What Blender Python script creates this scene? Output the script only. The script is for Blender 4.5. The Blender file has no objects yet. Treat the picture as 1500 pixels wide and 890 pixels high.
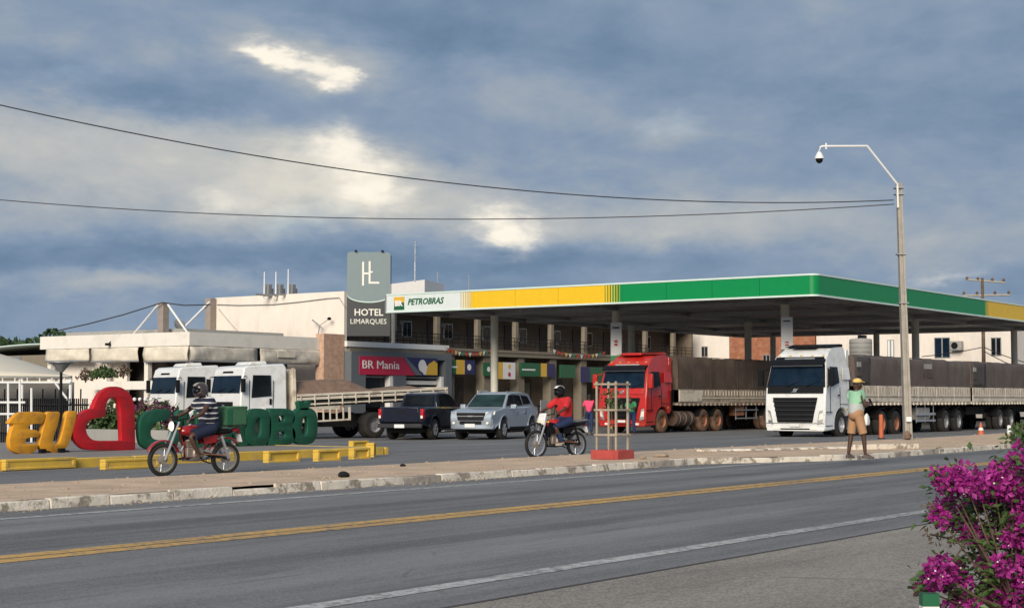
import bpy, bmesh, math, random
from mathutils import Vector, Matrix, noise as mnoise
S = bpy.context.scene
COL = S.collection
R = math.radians
random.seed(7)
# ---------------------------------------------------------------- camera
F = 2350.0; CAMZ = 1.38; YAW = R(35.07); PITCH = math.atan((585-445)/F)
VIEW = Vector((math.cos(YAW), math.sin(YAW), 0)); RIGHT = Vector((math.sin(YAW), -math.cos(YAW), 0))
CAM = Vector((0, 0, CAMZ))
cd = bpy.data.cameras.new('camera'); cam = bpy.data.objects.new('camera', cd); COL.objects.link(cam)
cam.location = CAM; cam.rotation_euler = (R(90)+PITCH, 0, YAW-R(90))
cd.sensor_width = 36; cd.lens = 36*F/1500; cd.clip_end = 6000; cd.clip_start = 0.1
S.camera = cam
# ---------------------------------------------------------------- exposure, sun
S.view_settings.view_transform = 'Standard'; S.view_settings.look = 'None'
S.view_settings.gamma = 1; S.view_settings.use_curve_mapping = False
EXPO = 1.5
S.view_settings.exposure = EXPO
SUN_AZ = R(199); SUN_EL = R(25)      # direction the light comes from
sd = bpy.data.lights.new('sun', 'SUN'); sd.energy = 1.38; sd.angle = R(30); sd.color = (1.0, .90, .77)
so = bpy.data.objects.new('sun', sd); COL.objects.link(so)
sv = Vector((math.cos(SUN_AZ)*math.cos(SUN_EL), math.sin(SUN_AZ)*math.cos(SUN_EL), math.sin(SUN_EL)))
so.rotation_euler = sv.to_track_quat('Z', 'Y').to_euler(); so.location = sv*80
# ---------------------------------------------------------------- world: sky with broken cloud
W = bpy.data.worlds.new('World'); S.world = W; W.use_nodes = True
nt = W.node_tree; nt.nodes.clear()
class NG:
    def __init__(s, nt): s.nt = nt
    def n(s, t, **k):
        o = s.nt.nodes.new(t)
        for a, b in k.items(): setattr(o, a, b)
        return o
    def put(s, sock, v):
        if isinstance(v, bpy.types.NodeSocket): s.nt.links.new(v, sock)
        else: sock.default_value = v
    def m(s, op, a, b=0.0, c=0.0, clamp=False):
        o = s.n('ShaderNodeMath', operation=op); o.use_clamp = clamp
        s.put(o.inputs[0], a); s.put(o.inputs[1], b)
        if op in ('MULTIPLY_ADD', 'SMOOTH_MIN'): s.put(o.inputs[2], c)
        return o.outputs[0]
    def vm(s, op, a, b=(0, 0, 0)):
        o = s.n('ShaderNodeVectorMath', operation=op); s.put(o.inputs[0], a); s.put(o.inputs[1], b)
        return o.outputs['Value'] if op in ('DOT_PRODUCT', 'LENGTH') else o.outputs[0]
    def noise(s, vec, scale, detail=4, rough=.5, dist=0.0):
        o = s.n('ShaderNodeTexNoise'); s.put(o.inputs['Vector'], vec); s.put(o.inputs['Scale'], scale)
        s.put(o.inputs['Detail'], detail); s.put(o.inputs['Roughness'], rough); s.put(o.inputs['Distortion'], dist)
        return o.outputs[0]
    def ramp(s, fac, stops, interp='LINEAR'):
        o = s.n('ShaderNodeValToRGB'); s.put(o.inputs[0], fac); cr = o.color_ramp; cr.interpolation = interp
        while len(cr.elements) < len(stops): cr.elements.new(.5)
        for e, (p, c) in zip(cr.elements, stops):
            e.position = p; e.color = (c if len(c) == 4 else (*c, 1)) if hasattr(c, '__len__') else (c, c, c, 1)
        return o.outputs[0]
    def mix(s, f, a, b, mode='MIX'):
        o = s.n('ShaderNodeMix', data_type='RGBA', blend_type=mode); s.put(o.inputs[0], f)
        s.put(o.inputs[6], a if isinstance(a, bpy.types.NodeSocket) else (*a[:3], 1))
        s.put(o.inputs[7], b if isinstance(b, bpy.types.NodeSocket) else (*b[:3], 1))
        return o.outputs[2]
    def sstep(s, v, lo, hi):
        o = s.n('ShaderNodeMapRange', interpolation_type='SMOOTHSTEP')
        s.put(o.inputs[0], v); s.put(o.inputs[1], lo); s.put(o.inputs[2], hi); return o.outputs[0]
g = NG(nt)
dirv = g.vm('NORMALIZE', g.n('ShaderNodeTexCoord').outputs['Generated'])
sky = g.n('ShaderNodeTexSky', sky_type='NISHITA'); sky.sun_disc = False
sky.sun_elevation = SUN_EL; sky.sun_rotation = R(90)-SUN_AZ; sky.altitude = 300; sky.air_density = 1.2; sky.dust_density = 1.5
BG = 0.10; K = 1/(BG*2**EXPO)
r_ = g.vm('DOT_PRODUCT', dirv, tuple(RIGHT)); d_ = g.vm('DOT_PRODUCT', dirv, tuple(VIEW))
z_ = g.n('ShaderNodeSeparateXYZ'); g.put(z_.inputs[0], dirv); z_ = z_.outputs[2]
flat = g.vm('MULTIPLY', dirv, (1, 1, 2.6))
warp = g.noise(flat, 9, 5, .6)
warp2 = g.noise(g.vm('ADD', flat, (5.3, 1.7, 2.2)), 9, 5, .6)
wf1 = g.noise(flat, 34, 4, .6); wf2 = g.noise(g.vm('ADD', flat, (2.3, 8.7, 4.2)), 34, 4, .6)
wr = g.m('ADD', r_, g.m('ADD', g.m('MULTIPLY', g.m('SUBTRACT', warp, .5), .06), g.m('MULTIPLY', g.m('SUBTRACT', wf1, .5), .035)))
wz = g.m('ADD', z_, g.m('ADD', g.m('MULTIPLY', g.m('SUBTRACT', warp2, .5), .04), g.m('MULTIPLY', g.m('SUBTRACT', wf2, .5), .016)))
big = g.noise(flat, 5.5, 5, .55, .3)
fine = g.noise(g.vm('MULTIPLY', dirv, (1, 1, 1.6)), 26, 6, .6, .2)
front = g.m('GREATER_THAN', d_, 0.0)
def gauss(px, py, rx, ry, tilt=0):
    u = (px-750)/F; v = (585-py)/F; n = math.sqrt(1+u*u+v*v); u /= n; v /= n
    a = g.m('SUBTRACT', wr, u); b = g.m('SUBTRACT', wz, v)
    if tilt: b = g.m('ADD', b, g.m('MULTIPLY', a, tilt))
    a = g.m('DIVIDE', a, rx/F); b = g.m('DIVIDE', b, ry/F)
    q = g.m('ADD', g.m('MULTIPLY', a, a), g.m('MULTIPLY', b, b))
    return g.m('MULTIPLY', g.m('EXPONENT', g.m('MULTIPLY', q, -1.0)), front)
light = None       # the cloud banks, brighter (+) and heavier (-) ones, laid out by direction
for (px, py, rx, ry, t, w) in [(330, 250, 320, 72, .05, .40), (520, 250, 130, 60, .3, .32), (90, 210, 190, 60, 0, .16),
        (930, 320, 300, 44, .05, .32), (1330, 300, 260, 50, -.05, .10), (180, 412, 260, 22, 0, .24), (300, 150, 420, 38, .1, -.18), (120, 120, 160, 26, .2, -.10), (620, 60, 120, 40, .2, -.10), (1150, 130, 220, 30, .1, -.07), (700, 250, 90, 40, .2, -.14), (60, 300, 140, 26, 0, .08),
        (250, 368, 520, 28, 0, -.26), (820, 385, 360, 24, 0, -.16), (1350, 80, 300, 120, 0, -.05), (900, 60, 260, 60, 0, -.08),
        (430, 60, 160, 40, .2, .10), (80, 40, 180, 60, 0, .05), (650, 440, 600, 22, 0, -.10), (720, 110, 160, 22, .2, .10), (440, 80, 95, 42, .35, .30),
        (1000, 200, 220, 26, .2, .06), (1420, 380, 180, 26, 0, .08)]:
    q = g.m('MULTIPLY', gauss(px, py, rx, ry, t), w)
    light = q if light is None else g.m('ADD', light, q)
tone = g.m('ADD', g.m('MULTIPLY_ADD', g.m('SUBTRACT', big, .5), .75, .40), light)
mid = g.noise(g.vm('MULTIPLY', dirv, (1, 1, 2.2)), 13, 6, .6, .5)
tone = g.m('ADD', tone, g.m('ADD', g.m('MULTIPLY', g.m('SUBTRACT', fine, .5), .22), g.m('MULTIPLY', g.m('SUBTRACT', mid, .5), .42)))
cl = g.ramp(tone, [(0, (.11, .185, .28)), (.2, (.165, .25, .37)), (.42, (.25, .33, .445)), (.62, (.375, .42, .47)), (.82, (.52, .53, .52)), (1, (.70, .67, .60))])
hot = None
for (px, py, rx, ry, t, w) in [(402, 66, 28, 16, .3, 1.2), (438, 82, 26, 18, .4, 1.15), (478, 98, 20, 18, .6, 1.2), (500, 228, 58, 42, .2, 1.0), (555, 285, 44, 30, .2, .85), (350, 290, 60, 24, 0, .36), (300, 282, 40, 16, 0, .2),
        (748, 334, 44, 30, 0, 1.1), (280, 200, 100, 20, 0, .15), (1392, 408, 60, 14, -.2, .42)]:
    q = g.m('MULTIPLY', gauss(px, py, rx, ry, t), w)
    hot = q if hot is None else g.m('ADD', hot, q)
hot = g.sstep(g.m('MULTIPLY', hot, g.m('MULTIPLY_ADD', fine, 1.9, .05)), .0, 1.1)
cl = g.mix(hot, cl, (1.0, .93, .80))
cl = g.vm('SCALE', cl); cl.node.inputs['Scale'].default_value = K
gap = g.sstep(big, .62, .75)
colr = g.mix(g.m('MULTIPLY', gap, .06), cl, sky.outputs[0])
bgn = g.n('ShaderNodeBackground'); g.put(bgn.inputs[0], colr); bgn.inputs[1].default_value = BG
g.put(g.n('ShaderNodeOutputWorld').inputs[0], bgn.outputs[0])
# ---------------------------------------------------------------- ways from a photograph pixel to a point of the place
def ray(px, py):
    c, s = math.cos(PITCH), math.sin(PITCH)
    fw = VIEW*c + Vector((0, 0, s)); up = Vector((0, 0, c)) - VIEW*s
    return fw + RIGHT*((px-750)/F) + up*((445-py)/F)
def onZ(px, py, z=0.0):
    d = ray(px, py); return CAM + d*((z-CAMZ)/d.z)
def onY(px, py, Y):
    d = ray(px, py); return CAM + d*(Y/d.y)
def onX(px, py, X):
    d = ray(px, py); return CAM + d*(X/d.x)
def onT(px, py, t):                      # at distance t along the view axis
    d = ray(px, py); return CAM + d*(t/(d.x*VIEW.x+d.y*VIEW.y))
# ---------------------------------------------------------------- materials
def mat(name, col, rough=.6, metal=0.0, var=.12, scale=3.0, bump=0.0, bscale=40.0, dirt=None, dirtamt=.5, dscale=1.2, coat=0.0, stretch=(1, 1, 1), emit=0, sheen=0, spec=.5, world=False, dlo=.48, dhi=.66):
    m = bpy.data.materials.new(name); m.use_nodes = True; q = NG(m.node_tree)
    b = m.node_tree.nodes['Principled BSDF']
    tc = q.n('ShaderNodeNewGeometry').outputs['Position'] if world else q.n('ShaderNodeTexCoord').outputs['Object']
    tc = q.vm('MULTIPLY', tc, stretch)
    n1 = q.noise(tc, scale, 5, .6)
    lo = tuple(max(0, c*(1-var)) for c in col); hi = tuple(min(1, c*(1+var)) for c in col)
    c = q.ramp(n1, [(.3, lo), (.7, hi)])
    if dirt:
        n2 = q.noise(q.vm('ADD', tc, (3.1, 7.7, 1.3)), dscale, 6, .65)
        c = q.mix(q.m('MULTIPLY', q.sstep(n2, dlo, dhi), dirtamt), c, dirt)
    q.put(b.inputs['Base Color'], c); b.inputs['Roughness'].default_value = rough; b.inputs['Metallic'].default_value = metal
    b.inputs['Coat Weight'].default_value = coat; b.inputs['Specular IOR Level'].default_value = spec
    if bump:
        bn = q.n('ShaderNodeBump'); bn.inputs['Strength'].default_value = min(1, bump); bn.inputs['Distance'].default_value = .02
        q.put(bn.inputs['Height'], q.noise(tc, bscale, 4, .6)); q.put(b.inputs['Normal'], bn.outputs[0])
    return m
def glass(name, col=(.006, .008, .010), rough=.06):
    m = bpy.data.materials.new(name); m.use_nodes = True; b = m.node_tree.nodes['Principled BSDF']
    q = NG(m.node_tree); n1 = q.noise(q.n('ShaderNodeTexCoord').outputs['Object'], 1.6, 3)
    q.put(b.inputs['Base Color'], q.ramp(n1, [(.35, col), (.65, tuple(min(1, c*1.8+.004) for c in col))]))
    b.inputs['Roughness'].default_value = rough; b.inputs['IOR'].default_value = 1.5; b.inputs['Specular IOR Level'].default_value = .10; return m
MT = dict(
 white=mat('white_paint', (.78, .77, .73), .5, dirt=(.45, .40, .33), dirtamt=.35, dscale=.7, bump=.08),
 whitecar=mat('white_truck_paint', (.78, .78, .75), .3, coat=.4, var=.04, dirt=(.46, .41, .33), dirtamt=.35, dscale=2.4),
 red=mat('red_truck_paint', (.50, .022, .016), .3, coat=.4, var=.10, dirt=(.35, .10, .06), dirtamt=.35),
 silver=mat('silver_blue_paint', (.38, .43, .48), .3, metal=.35, coat=.5, var=.03),
 navy=mat('black_blue_paint', (.006, .008, .020), .22, coat=.6, var=.05, metal=.1),
 black=mat('black_plastic', (.007, .007, .008), .6, var=.2, spec=.2),
 dark=mat('dark_underbody', (.006, .0055, .005), .9, var=.3),
 tyre=mat('tyre_rubber', (.014, .0135, .013), .85, var=.2, dirt=(.06, .045, .03), dirtamt=.3),
 tyrebrown=mat('dusty_tyre_rubber', (.09, .055, .035), .9, var=.2, dirt=(.30, .17, .10), dirtamt=.6),
 alloy=mat('alloy_metal', (.55, .55, .56), .35, metal=.7, var=.08),
 chrome=mat('bright_metal', (.62, .62, .62), .25, metal=.8, var=.05),
 steel=mat('grey_steel', (.33, .33, .33), .5, metal=.5, var=.12),
 rust=mat('rusty_rim', (.30, .13, .07), .8, var=.25),
 tarp=mat('brown_tarpaulin', (.085, .058, .042), .8, var=.18, scale=1.2, dirt=(.13, .095, .07), dirtamt=.6, bump=.6, bscale=3),
 tarp2=mat('grey_brown_tarpaulin', (.105, .080, .067), .75, var=.12, scale=1.0, dirt=(.15, .12, .10), dirtamt=.5, bump=.5, bscale=3),
 tarpdark=mat('dark_tarpaulin', (.065, .055, .052), .75, var=.15, bump=.2, bscale=4),
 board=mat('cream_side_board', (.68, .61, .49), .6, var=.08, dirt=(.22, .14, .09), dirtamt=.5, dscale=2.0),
 white2=mat('bright_white_render', (.84, .82, .78), .7, var=.03), tentshade=mat('tent_shade_grey', (.15, .14, .125), .8, var=.15), headlit=None,  # the tent grey is the shade under its roof, put into the colour
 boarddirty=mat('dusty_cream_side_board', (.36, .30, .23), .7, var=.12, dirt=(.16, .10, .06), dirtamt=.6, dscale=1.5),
 concrete=mat('pole_concrete', (.36, .33, .28), .85, var=.12, scale=4, bump=.3, dirt=(.22, .19, .15), dirtamt=.35),
 grey=mat('grey_cladding', (.125, .14, .155), .5, var=.05),
 signgrey=mat('sign_grey_green', (.20, .255, .26), .45, var=.03),
 signdark=mat('sign_charcoal', (.045, .047, .047), .45, var=.05),
 ivory=mat('ivory_lettering', (.82, .80, .70), .4, var=.02),
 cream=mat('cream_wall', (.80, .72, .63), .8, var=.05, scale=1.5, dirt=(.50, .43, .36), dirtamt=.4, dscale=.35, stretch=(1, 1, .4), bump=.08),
 fasc=mat('cream_fascia', (.80, .75, .66), .6, var=.03, dirt=(.5, .46, .38), dirtamt=.25),
 awn=mat('awning_canvas', (.70, .63, .51), .8, var=.10, scale=2.2, dirt=(.50, .45, .36), dirtamt=.4, dscale=1.4, bump=.5, bscale=2.5),
 awndirty=mat('stained_awning_canvas', (.60, .55, .46), .8, var=.18, scale=2, dirt=(.34, .30, .24), dirtamt=.6, dscale=1.6, bump=.5, bscale=2.5),
 brickp=mat('brick_toned_wall', (.52, .33, .23), .85, var=.22, scale=5, bump=.3, dirt=(.58, .42, .30), dirtamt=.5, dscale=2.5),
 brick=mat('raw_brick', (.33, .13, .07), .9, var=.25, scale=2.0, bump=.3, dirt=(.5, .30, .20), dirtamt=.4, dscale=3),
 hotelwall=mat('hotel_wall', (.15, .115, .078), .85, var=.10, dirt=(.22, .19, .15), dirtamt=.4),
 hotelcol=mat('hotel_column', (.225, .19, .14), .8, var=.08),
 door=mat('dark_door', (.045, .032, .025), .6, var=.2),
 greenf=mat('fascia_green', (.0, .235, .065), .4, var=.03, spec=.4),
 yellowf=mat('fascia_yellow', (.80, .50, .015), .4, var=.03),
 whitef=mat('fascia_white', (.66, .72, .70), .4, var=.03),
 trim=mat('fascia_trim', (.62, .74, .68), .4, var=.04),
 soffit=mat('soffit_metal', (.42, .40, .375), .45, metal=.2, var=.10, scale=.8, dirt=(.18, .16, .15), dirtamt=.4),
 column=mat('canopy_column_paint', (.62, .60, .50), .5, var=.06, dirt=(.4, .36, .28), dirtamt=.3),
 greenp=mat('dark_green_sign', (.008, .11, .045), .45, var=.05),
 navyp=mat('navy_print', (.015, .02, .10), .45, var=.05),
 magentap=mat('crimson_print', (.48, .015, .06), .45, var=.05),
 yellowp=mat('yellow_print', (.70, .42, .05), .45, var=.05),
 whitep=mat('white_print', (.78, .77, .74), .5, var=.03),
 orangel=mat('orange_letter_paint', (.74, .33, .015), .55, var=.12, bump=.15, dirt=(.42, .20, .05), dirtamt=.6, dscale=3.5),
 redl=mat('red_letter_paint', (.50, .006, .012), .5, var=.14, bump=.15, dirt=(.28, .02, .02), dirtamt=.6, dscale=3.5),
 greenl=mat('green_letter_paint', (.004, .085, .040), .55, var=.15, bump=.15, dirt=(.03, .09, .055), dirtamt=.6, dscale=3.5),
 yellowk=mat('yellow_kerb_paint', (.68, .44, .06), .75, var=.12, dirt=(.45, .33, .16), dirtamt=.6, dscale=3, bump=.2),
 redk=mat('red_brick_box_paint', (.40, .06, .05), .8, var=.12, dirt=(.35, .12, .08), dirtamt=.5, bump=.3),
 wood=mat('weathered_timber', (.36, .30, .22), .85, var=.2, scale=6, stretch=(1, 1, .2), bump=.3),
 soil=mat('sand_load', (.20, .13, .09), .95, var=.25, scale=5, bump=.6, bscale=25),
 leaf=mat('green_leaf', (.055, .10, .025), .55, var=.5, scale=7),
 leaf2=mat('dark_green_leaf', (.03, .065, .02), .6, var=.5, scale=1.5),
 bract=mat('magenta_bract', (.25, .007, .16), .6, var=.55, scale=14, dirt=(.48, .05, .30), dirtamt=.6, dscale=40),
 bractdark=mat('dull_magenta_bract', (.16, .012, .085), .7, var=.4, scale=6),
 bark=mat('brown_bark', (.13, .09, .06), .9, var=.3, bump=.4),
 skin=mat('dark_brown_skin', (.075, .036, .022), .5, var=.08),
 hair=mat('black_hair', (.01, .01, .01), .7, var=.2),
 eye=mat('eye_white', (.7, .68, .65), .3, var=.02),
 shirtred=mat('red_shirt_cloth', (.55, .02, .025), .85, var=.10, scale=6, bump=.4, bscale=9),
 shirtpink=mat('pink_shirt_cloth', (.72, .07, .15), .85, var=.10, bump=.3, bscale=9),
 shirtgreen=mat('green_shirt_cloth', (.04, .22, .09), .85, var=.10, bump=.3, bscale=9),
 jean=mat('blue_jean_cloth', (.015, .03, .09), .85, var=.2, bump=.3, bscale=12),
 shorts=mat('orange_brown_shorts_cloth', (.42, .23, .12), .85, var=.12, bump=.3, bscale=9),
 shortsnavy=mat('navy_shorts_cloth', (.012, .02, .05), .85, var=.15, bump=.3),
 capy=mat('yellow_cap_cloth', (.75, .50, .15), .8, var=.08),
 mint=mat('mint_cloth', (.30, .55, .36), .8, var=.08, bump=.3, bscale=9),
 palegrey=mat('pale_grey_cloth', (.46, .48, .46), .8, var=.08, bump=.3, bscale=9),
 shoe=mat('worn_shoe_leather', (.10, .08, .07), .8, var=.2),
 shoepale=mat('pale_shoe_cloth', (.45, .38, .30), .8, var=.2),
 redbike=mat('red_motorcycle_paint', (.30, .007, .009), .25, coat=.6, var=.05),
 rim_gold=mat('bronze_wheel_rim', (.42, .36, .25), .4, metal=.6, var=.1),
 engine=mat('engine_metal', (.34, .29, .24), .5, metal=.5, var=.25, scale=9),
 post=mat('grey_brown_post', (.30, .25, .21), .8, var=.1), grilleb=mat('dark_grille_bar', (.02, .02, .022), .45, var=.1),
 helm=mat('dull_maroon_helmet', (.055, .04, .042), .3, coat=.4, var=.3, scale=9),
 lamp=mat('lamp_lens', (.85, .83, .72), .15, var=.03),
 tail=mat('red_tail_lens', (.45, .012, .02), .2, var=.1),
 plate=mat('number_plate_white', (.75, .75, .72), .4, var=.03),
 boxgreen=mat('green_insulated_box_cloth', (.03, .105, .052), .75, var=.15, bump=.3, bscale=8, dirt=(.20, .34, .22), dirtamt=.4),
 cable=mat('black_cable', (.03, .03, .035), .6),
 tent=mat('cream_tent_membrane', (.60, .55, .45), .7, var=.04, scale=1),
 flagr=mat('red_flag_cloth', (.6, .06, .03), .8), flagy=mat('yellow_flag_cloth', (.75, .5, .1), .8), flagw=mat('white_flag_cloth', (.75, .74, .7), .8), flagg=mat('green_flag_cloth', (.05, .25, .1), .8),
 cone=mat('orange_cone_plastic', (.55, .13, .05), .6, var=.1),
 glass=glass('dark_window_glass'), glassg=glass('greenish_windscreen_glass', (.012, .026, .026)), glassb=glass('bluish_windscreen_glass', (.004, .011, .022)),
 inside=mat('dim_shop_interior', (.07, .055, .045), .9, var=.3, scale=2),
 hill=mat('green_tree_mass', (.035, .07, .025), .9, var=.5, scale=.6),
 tank=mat('grey_water_tank', (.34, .33, .30), .7, var=.06),
 stone=mat('pale_stone', (.40, .31, .22), .9, var=.2, bump=.4),
)
m_ = bpy.data.materials.new('lit_headlight'); m_.use_nodes = True; b_ = m_.node_tree.nodes['Principled BSDF']; b_.inputs['Base Color'].default_value = (.9, .85, .7, 1); b_.inputs['Emission Color'].default_value = (1, .9, .68, 1); b_.inputs['Emission Strength'].default_value = .30; MT['headlit'] = m_
# ---------------------------------------------------------------- mesh building
BASE = {}
class MB:
    def __init__(s): s.v = []; s.f = []
    def add(s, vs, fs):
        o = len(s.v); s.v += [Vector(p) for p in vs]; s.f += [tuple(i+o for i in f) for f in fs]; return s
    def bx(s, x0, y0, z0, x1, y1, z1):
        x0, x1 = sorted((x0, x1)); y0, y1 = sorted((y0, y1)); z0, z1 = sorted((z0, z1))
        return s.add([(x0,y0,z0),(x1,y0,z0),(x1,y1,z0),(x0,y1,z0),(x0,y0,z1),(x1,y0,z1),(x1,y1,z1),(x0,y1,z1)],
                     [(0,3,2,1),(4,5,6,7),(0,1,5,4),(1,2,6,5),(2,3,7,6),(3,0,4,7)])
    def box(s, c, d, rot=None):
        q = MB().bx(-d[0]/2, -d[1]/2, -d[2]/2, d[0]/2, d[1]/2, d[2]/2)
        return s.add([Vector(c)+((rot@p) if rot else p) for p in q.v], q.f)
    def rings(s, rs, caps=True, closed=True):
        n = len(rs[0]); o = len(s.v); vs = [p for r in rs for p in r]; fs = []
        for i in range(len(rs)-1):
            for j in range(n if closed else n-1):
                a = i*n+j; b = i*n+(j+1) % n; fs.append((a, b, b+n, a+n))
        if caps: fs += [tuple(reversed(range(n))), tuple(range(len(vs)-n, len(vs)))]
        return s.add(vs, fs)
    def tube(s, p0, p1, r0, r1=None, n=8, caps=True): return s.path([p0, p1], [r0, r0 if r1 is None else r1], n, caps)
    def path(s, pts, r, n=6, caps=True):
        pts = [Vector(p) for p in pts]; rs = []; r = r if hasattr(r, '__len__') else [r]*len(pts)
        for i, p in enumerate(pts):
            t = (pts[min(i+1, len(pts)-1)]-pts[max(i-1, 0)]).normalized()
            a = t.cross(Vector((0, 0, 1)) if abs(t.z) < .95 else Vector((1, 0, 0))).normalized(); b = t.cross(a)
            rs.append([p+(a*math.cos(2*math.pi*k/n)+b*math.sin(2*math.pi*k/n))*r[i] for k in range(n)])
        return s.rings(rs, caps)
    def lathe(s, prof, c=(0, 0, 0), ax='z', n=20, caps=True):
        rs = []; c = Vector(c)
        for (r, h) in prof:
            ring = []
            for k in range(n):
                a = 2*math.pi*k/n; u, v = r*math.cos(a), r*math.sin(a)
                ring.append(c+Vector({'z': (u, v, h), 'y': (u, h, v), 'x': (h, u, v)}[ax]))
            rs.append(ring)
        return s.rings(rs, caps)
    def ball(s, c, r, n=10, m=6):
        r = r if hasattr(r, '__len__') else (r, r, r); c = Vector(c); rs = []
        for i in range(m+1):
            ph = math.pi*(i/m); k = max(math.sin(ph), .02)
            rs.append([c+Vector((r[0]*k*math.cos(2*math.pi*j/n), r[1]*k*math.sin(2*math.pi*j/n), r[2]*math.cos(ph))) for j in range(n)])
        return s.rings(rs, True)
    def prism(s, pts, vec):
        pts = [Vector(p) for p in pts]; vec = Vector(vec); n = len(pts)
        return s.add(pts+[p+vec for p in pts], [tuple(range(n)), tuple(reversed(range(n, 2*n)))]+[(i, i+n, (i+1) % n+n, (i+1) % n) for i in range(n)])
    def plate(s, pts, th=.012):
        pts = [Vector(p) for p in pts]; nn = (pts[1]-pts[0]).cross(pts[2]-pts[1]).normalized()
        return s.prism([p-nn*th*.5 for p in pts], nn*th)
    def shell(s, prof):                                   # side outline (x, z, half width), closed left to right
        n = len(prof)
        return s.add([(x, w, z) for x, z, w in prof]+[(x, -w, z) for x, z, w in prof],
                     [tuple(range(n)), tuple(reversed(range(n, 2*n)))]+[(i, i+n, (i+1) % n+n, (i+1) % n) for i in range(n)])
    def grid(s, fn, nu, nv):
        return s.add([fn(i/nu, j/nv) for i in range(nu+1) for j in range(nv+1)],
                     [(i*(nv+1)+j, (i+1)*(nv+1)+j, (i+1)*(nv+1)+j+1, i*(nv+1)+j+1) for i in range(nu) for j in range(nv)])
    def build(s, name, m, parent=None, world=False, bevel=0, smooth=True, ang=35, fix=True):
        base = Vector((0, 0, 0))
        if parent is not None:
            b = BASE.get(parent.name, Vector((0, 0, 0))); base = b if world else base
        me = bpy.data.meshes.new(name); me.from_pydata([tuple(p-base) for p in s.v], [], s.f)
        if fix:
            bm = bmesh.new(); bm.from_mesh(me); bmesh.ops.recalc_face_normals(bm, faces=bm.faces)
            bm.to_mesh(me); bm.free()
        if smooth: me.shade_smooth(); me.set_sharp_from_angle(angle=R(ang))
        me.materials.append(MT[m] if isinstance(m, str) else m)
        o = bpy.data.objects.new(name, me); COL.objects.link(o)
        if parent is not None: o.parent = parent; BASE[o.name] = BASE.get(parent.name, Vector((0, 0, 0)))
        if bevel:
            bv = o.modifiers.new('bevel', 'BEVEL'); bv.width = bevel; bv.segments = 2; bv.limit_method = 'ANGLE'; bv.angle_limit = R(40)
        return o
def tag(o, label=None, cat=None, group=None, kind=None):
    if label: o['label'] = label
    if cat: o['category'] = cat
    if group: o['group'] = group
    if kind: o['kind'] = kind
    return o
def thing(name, label, cat, loc=(0, 0, 0), rz=0.0, group=None):
    o = bpy.data.objects.new(name, None); COL.objects.link(o); o.location = loc; o.rotation_euler = (0, 0, rz)
    o.empty_display_size = .2; BASE[o.name] = Vector(loc); return tag(o, label, cat, group)
def kids(o): return [c for c in bpy.data.objects if c.parent == o]
def copy_tree(o, parent=None, cmap=None):
    if cmap is None:
        cmap = {}
        for c in bpy.data.objects:
            if c.parent: cmap.setdefault(c.parent.name, []).append(c)
    c = o.copy(); COL.objects.link(c); c.parent = parent
    for ch in cmap.get(o.name, []): copy_tree(ch, c, cmap)
    return c
def strct(mb, name, m, **k): return tag(mb.build(name, m, None, **k), kind='structure')
def curve_mesh(cu):
    o = bpy.data.objects.new('tmp', cu); COL.objects.link(o)
    dg = bpy.context.evaluated_depsgraph_get(); me = bpy.data.meshes.new_from_object(o.evaluated_get(dg))
    bpy.data.objects.remove(o); bpy.data.curves.remove(cu); return me
def frame(o, right, up=(0, 0, 1)):
    right = Vector(right).normalized(); up = Vector(up); n = right.cross(up)
    return Matrix(((right.x, up.x, n.x, o[0]), (right.y, up.y, n.y, o[1]), (right.z, up.z, n.z, o[2]), (0, 0, 0, 1)))
def text(name, body, size, m, parent, o, right, th=.015, shear=0.0, bold=0.0, width=None, spacing=1.0, world=True, align='LEFT', res=2, height=None):
    cu = bpy.data.curves.new('t', 'FONT'); cu.body = body; cu.size = size; cu.extrude = th/2; cu.shear = shear; cu.offset = bold
    cu.space_character = spacing; cu.align_x = align; cu.resolution_u = res
    me = curve_mesh(cu); me.name = name
    xs = [v.co.x for v in me.vertices]; ys = [v.co.y for v in me.vertices]
    kx = width/(max(xs)-min(xs)) if width else 1; ky = height/(max(ys)-min(ys)) if height else 1
    x0 = min(xs) if width else 0
    M = frame(Vector(o)-(BASE.get(parent.name, Vector((0, 0, 0))) if world and parent else Vector((0, 0, 0))), right)
    for v in me.vertices: v.co = M @ Vector(((v.co.x-x0)*kx, v.co.y*ky, v.co.z))
    me.materials.clear(); me.materials.append(MT[m]); ob = bpy.data.objects.new(name, me); COL.objects.link(ob)
    if parent: ob.parent = parent; BASE[ob.name] = BASE.get(parent.name, Vector((0, 0, 0)))
    return ob
def quad_at(p, right, w, h, up=(0, 0, 1)):                # rectangle: lower left corner p
    p = Vector(p); r = Vector(right)*w; u = Vector(up)*h; return [p, p+r, p+r+u, p+u]
FX = Vector((0, -1, 0)); FY = Vector((1, 0, 0))           # screen-right along faces looking to -X / -Y
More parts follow.
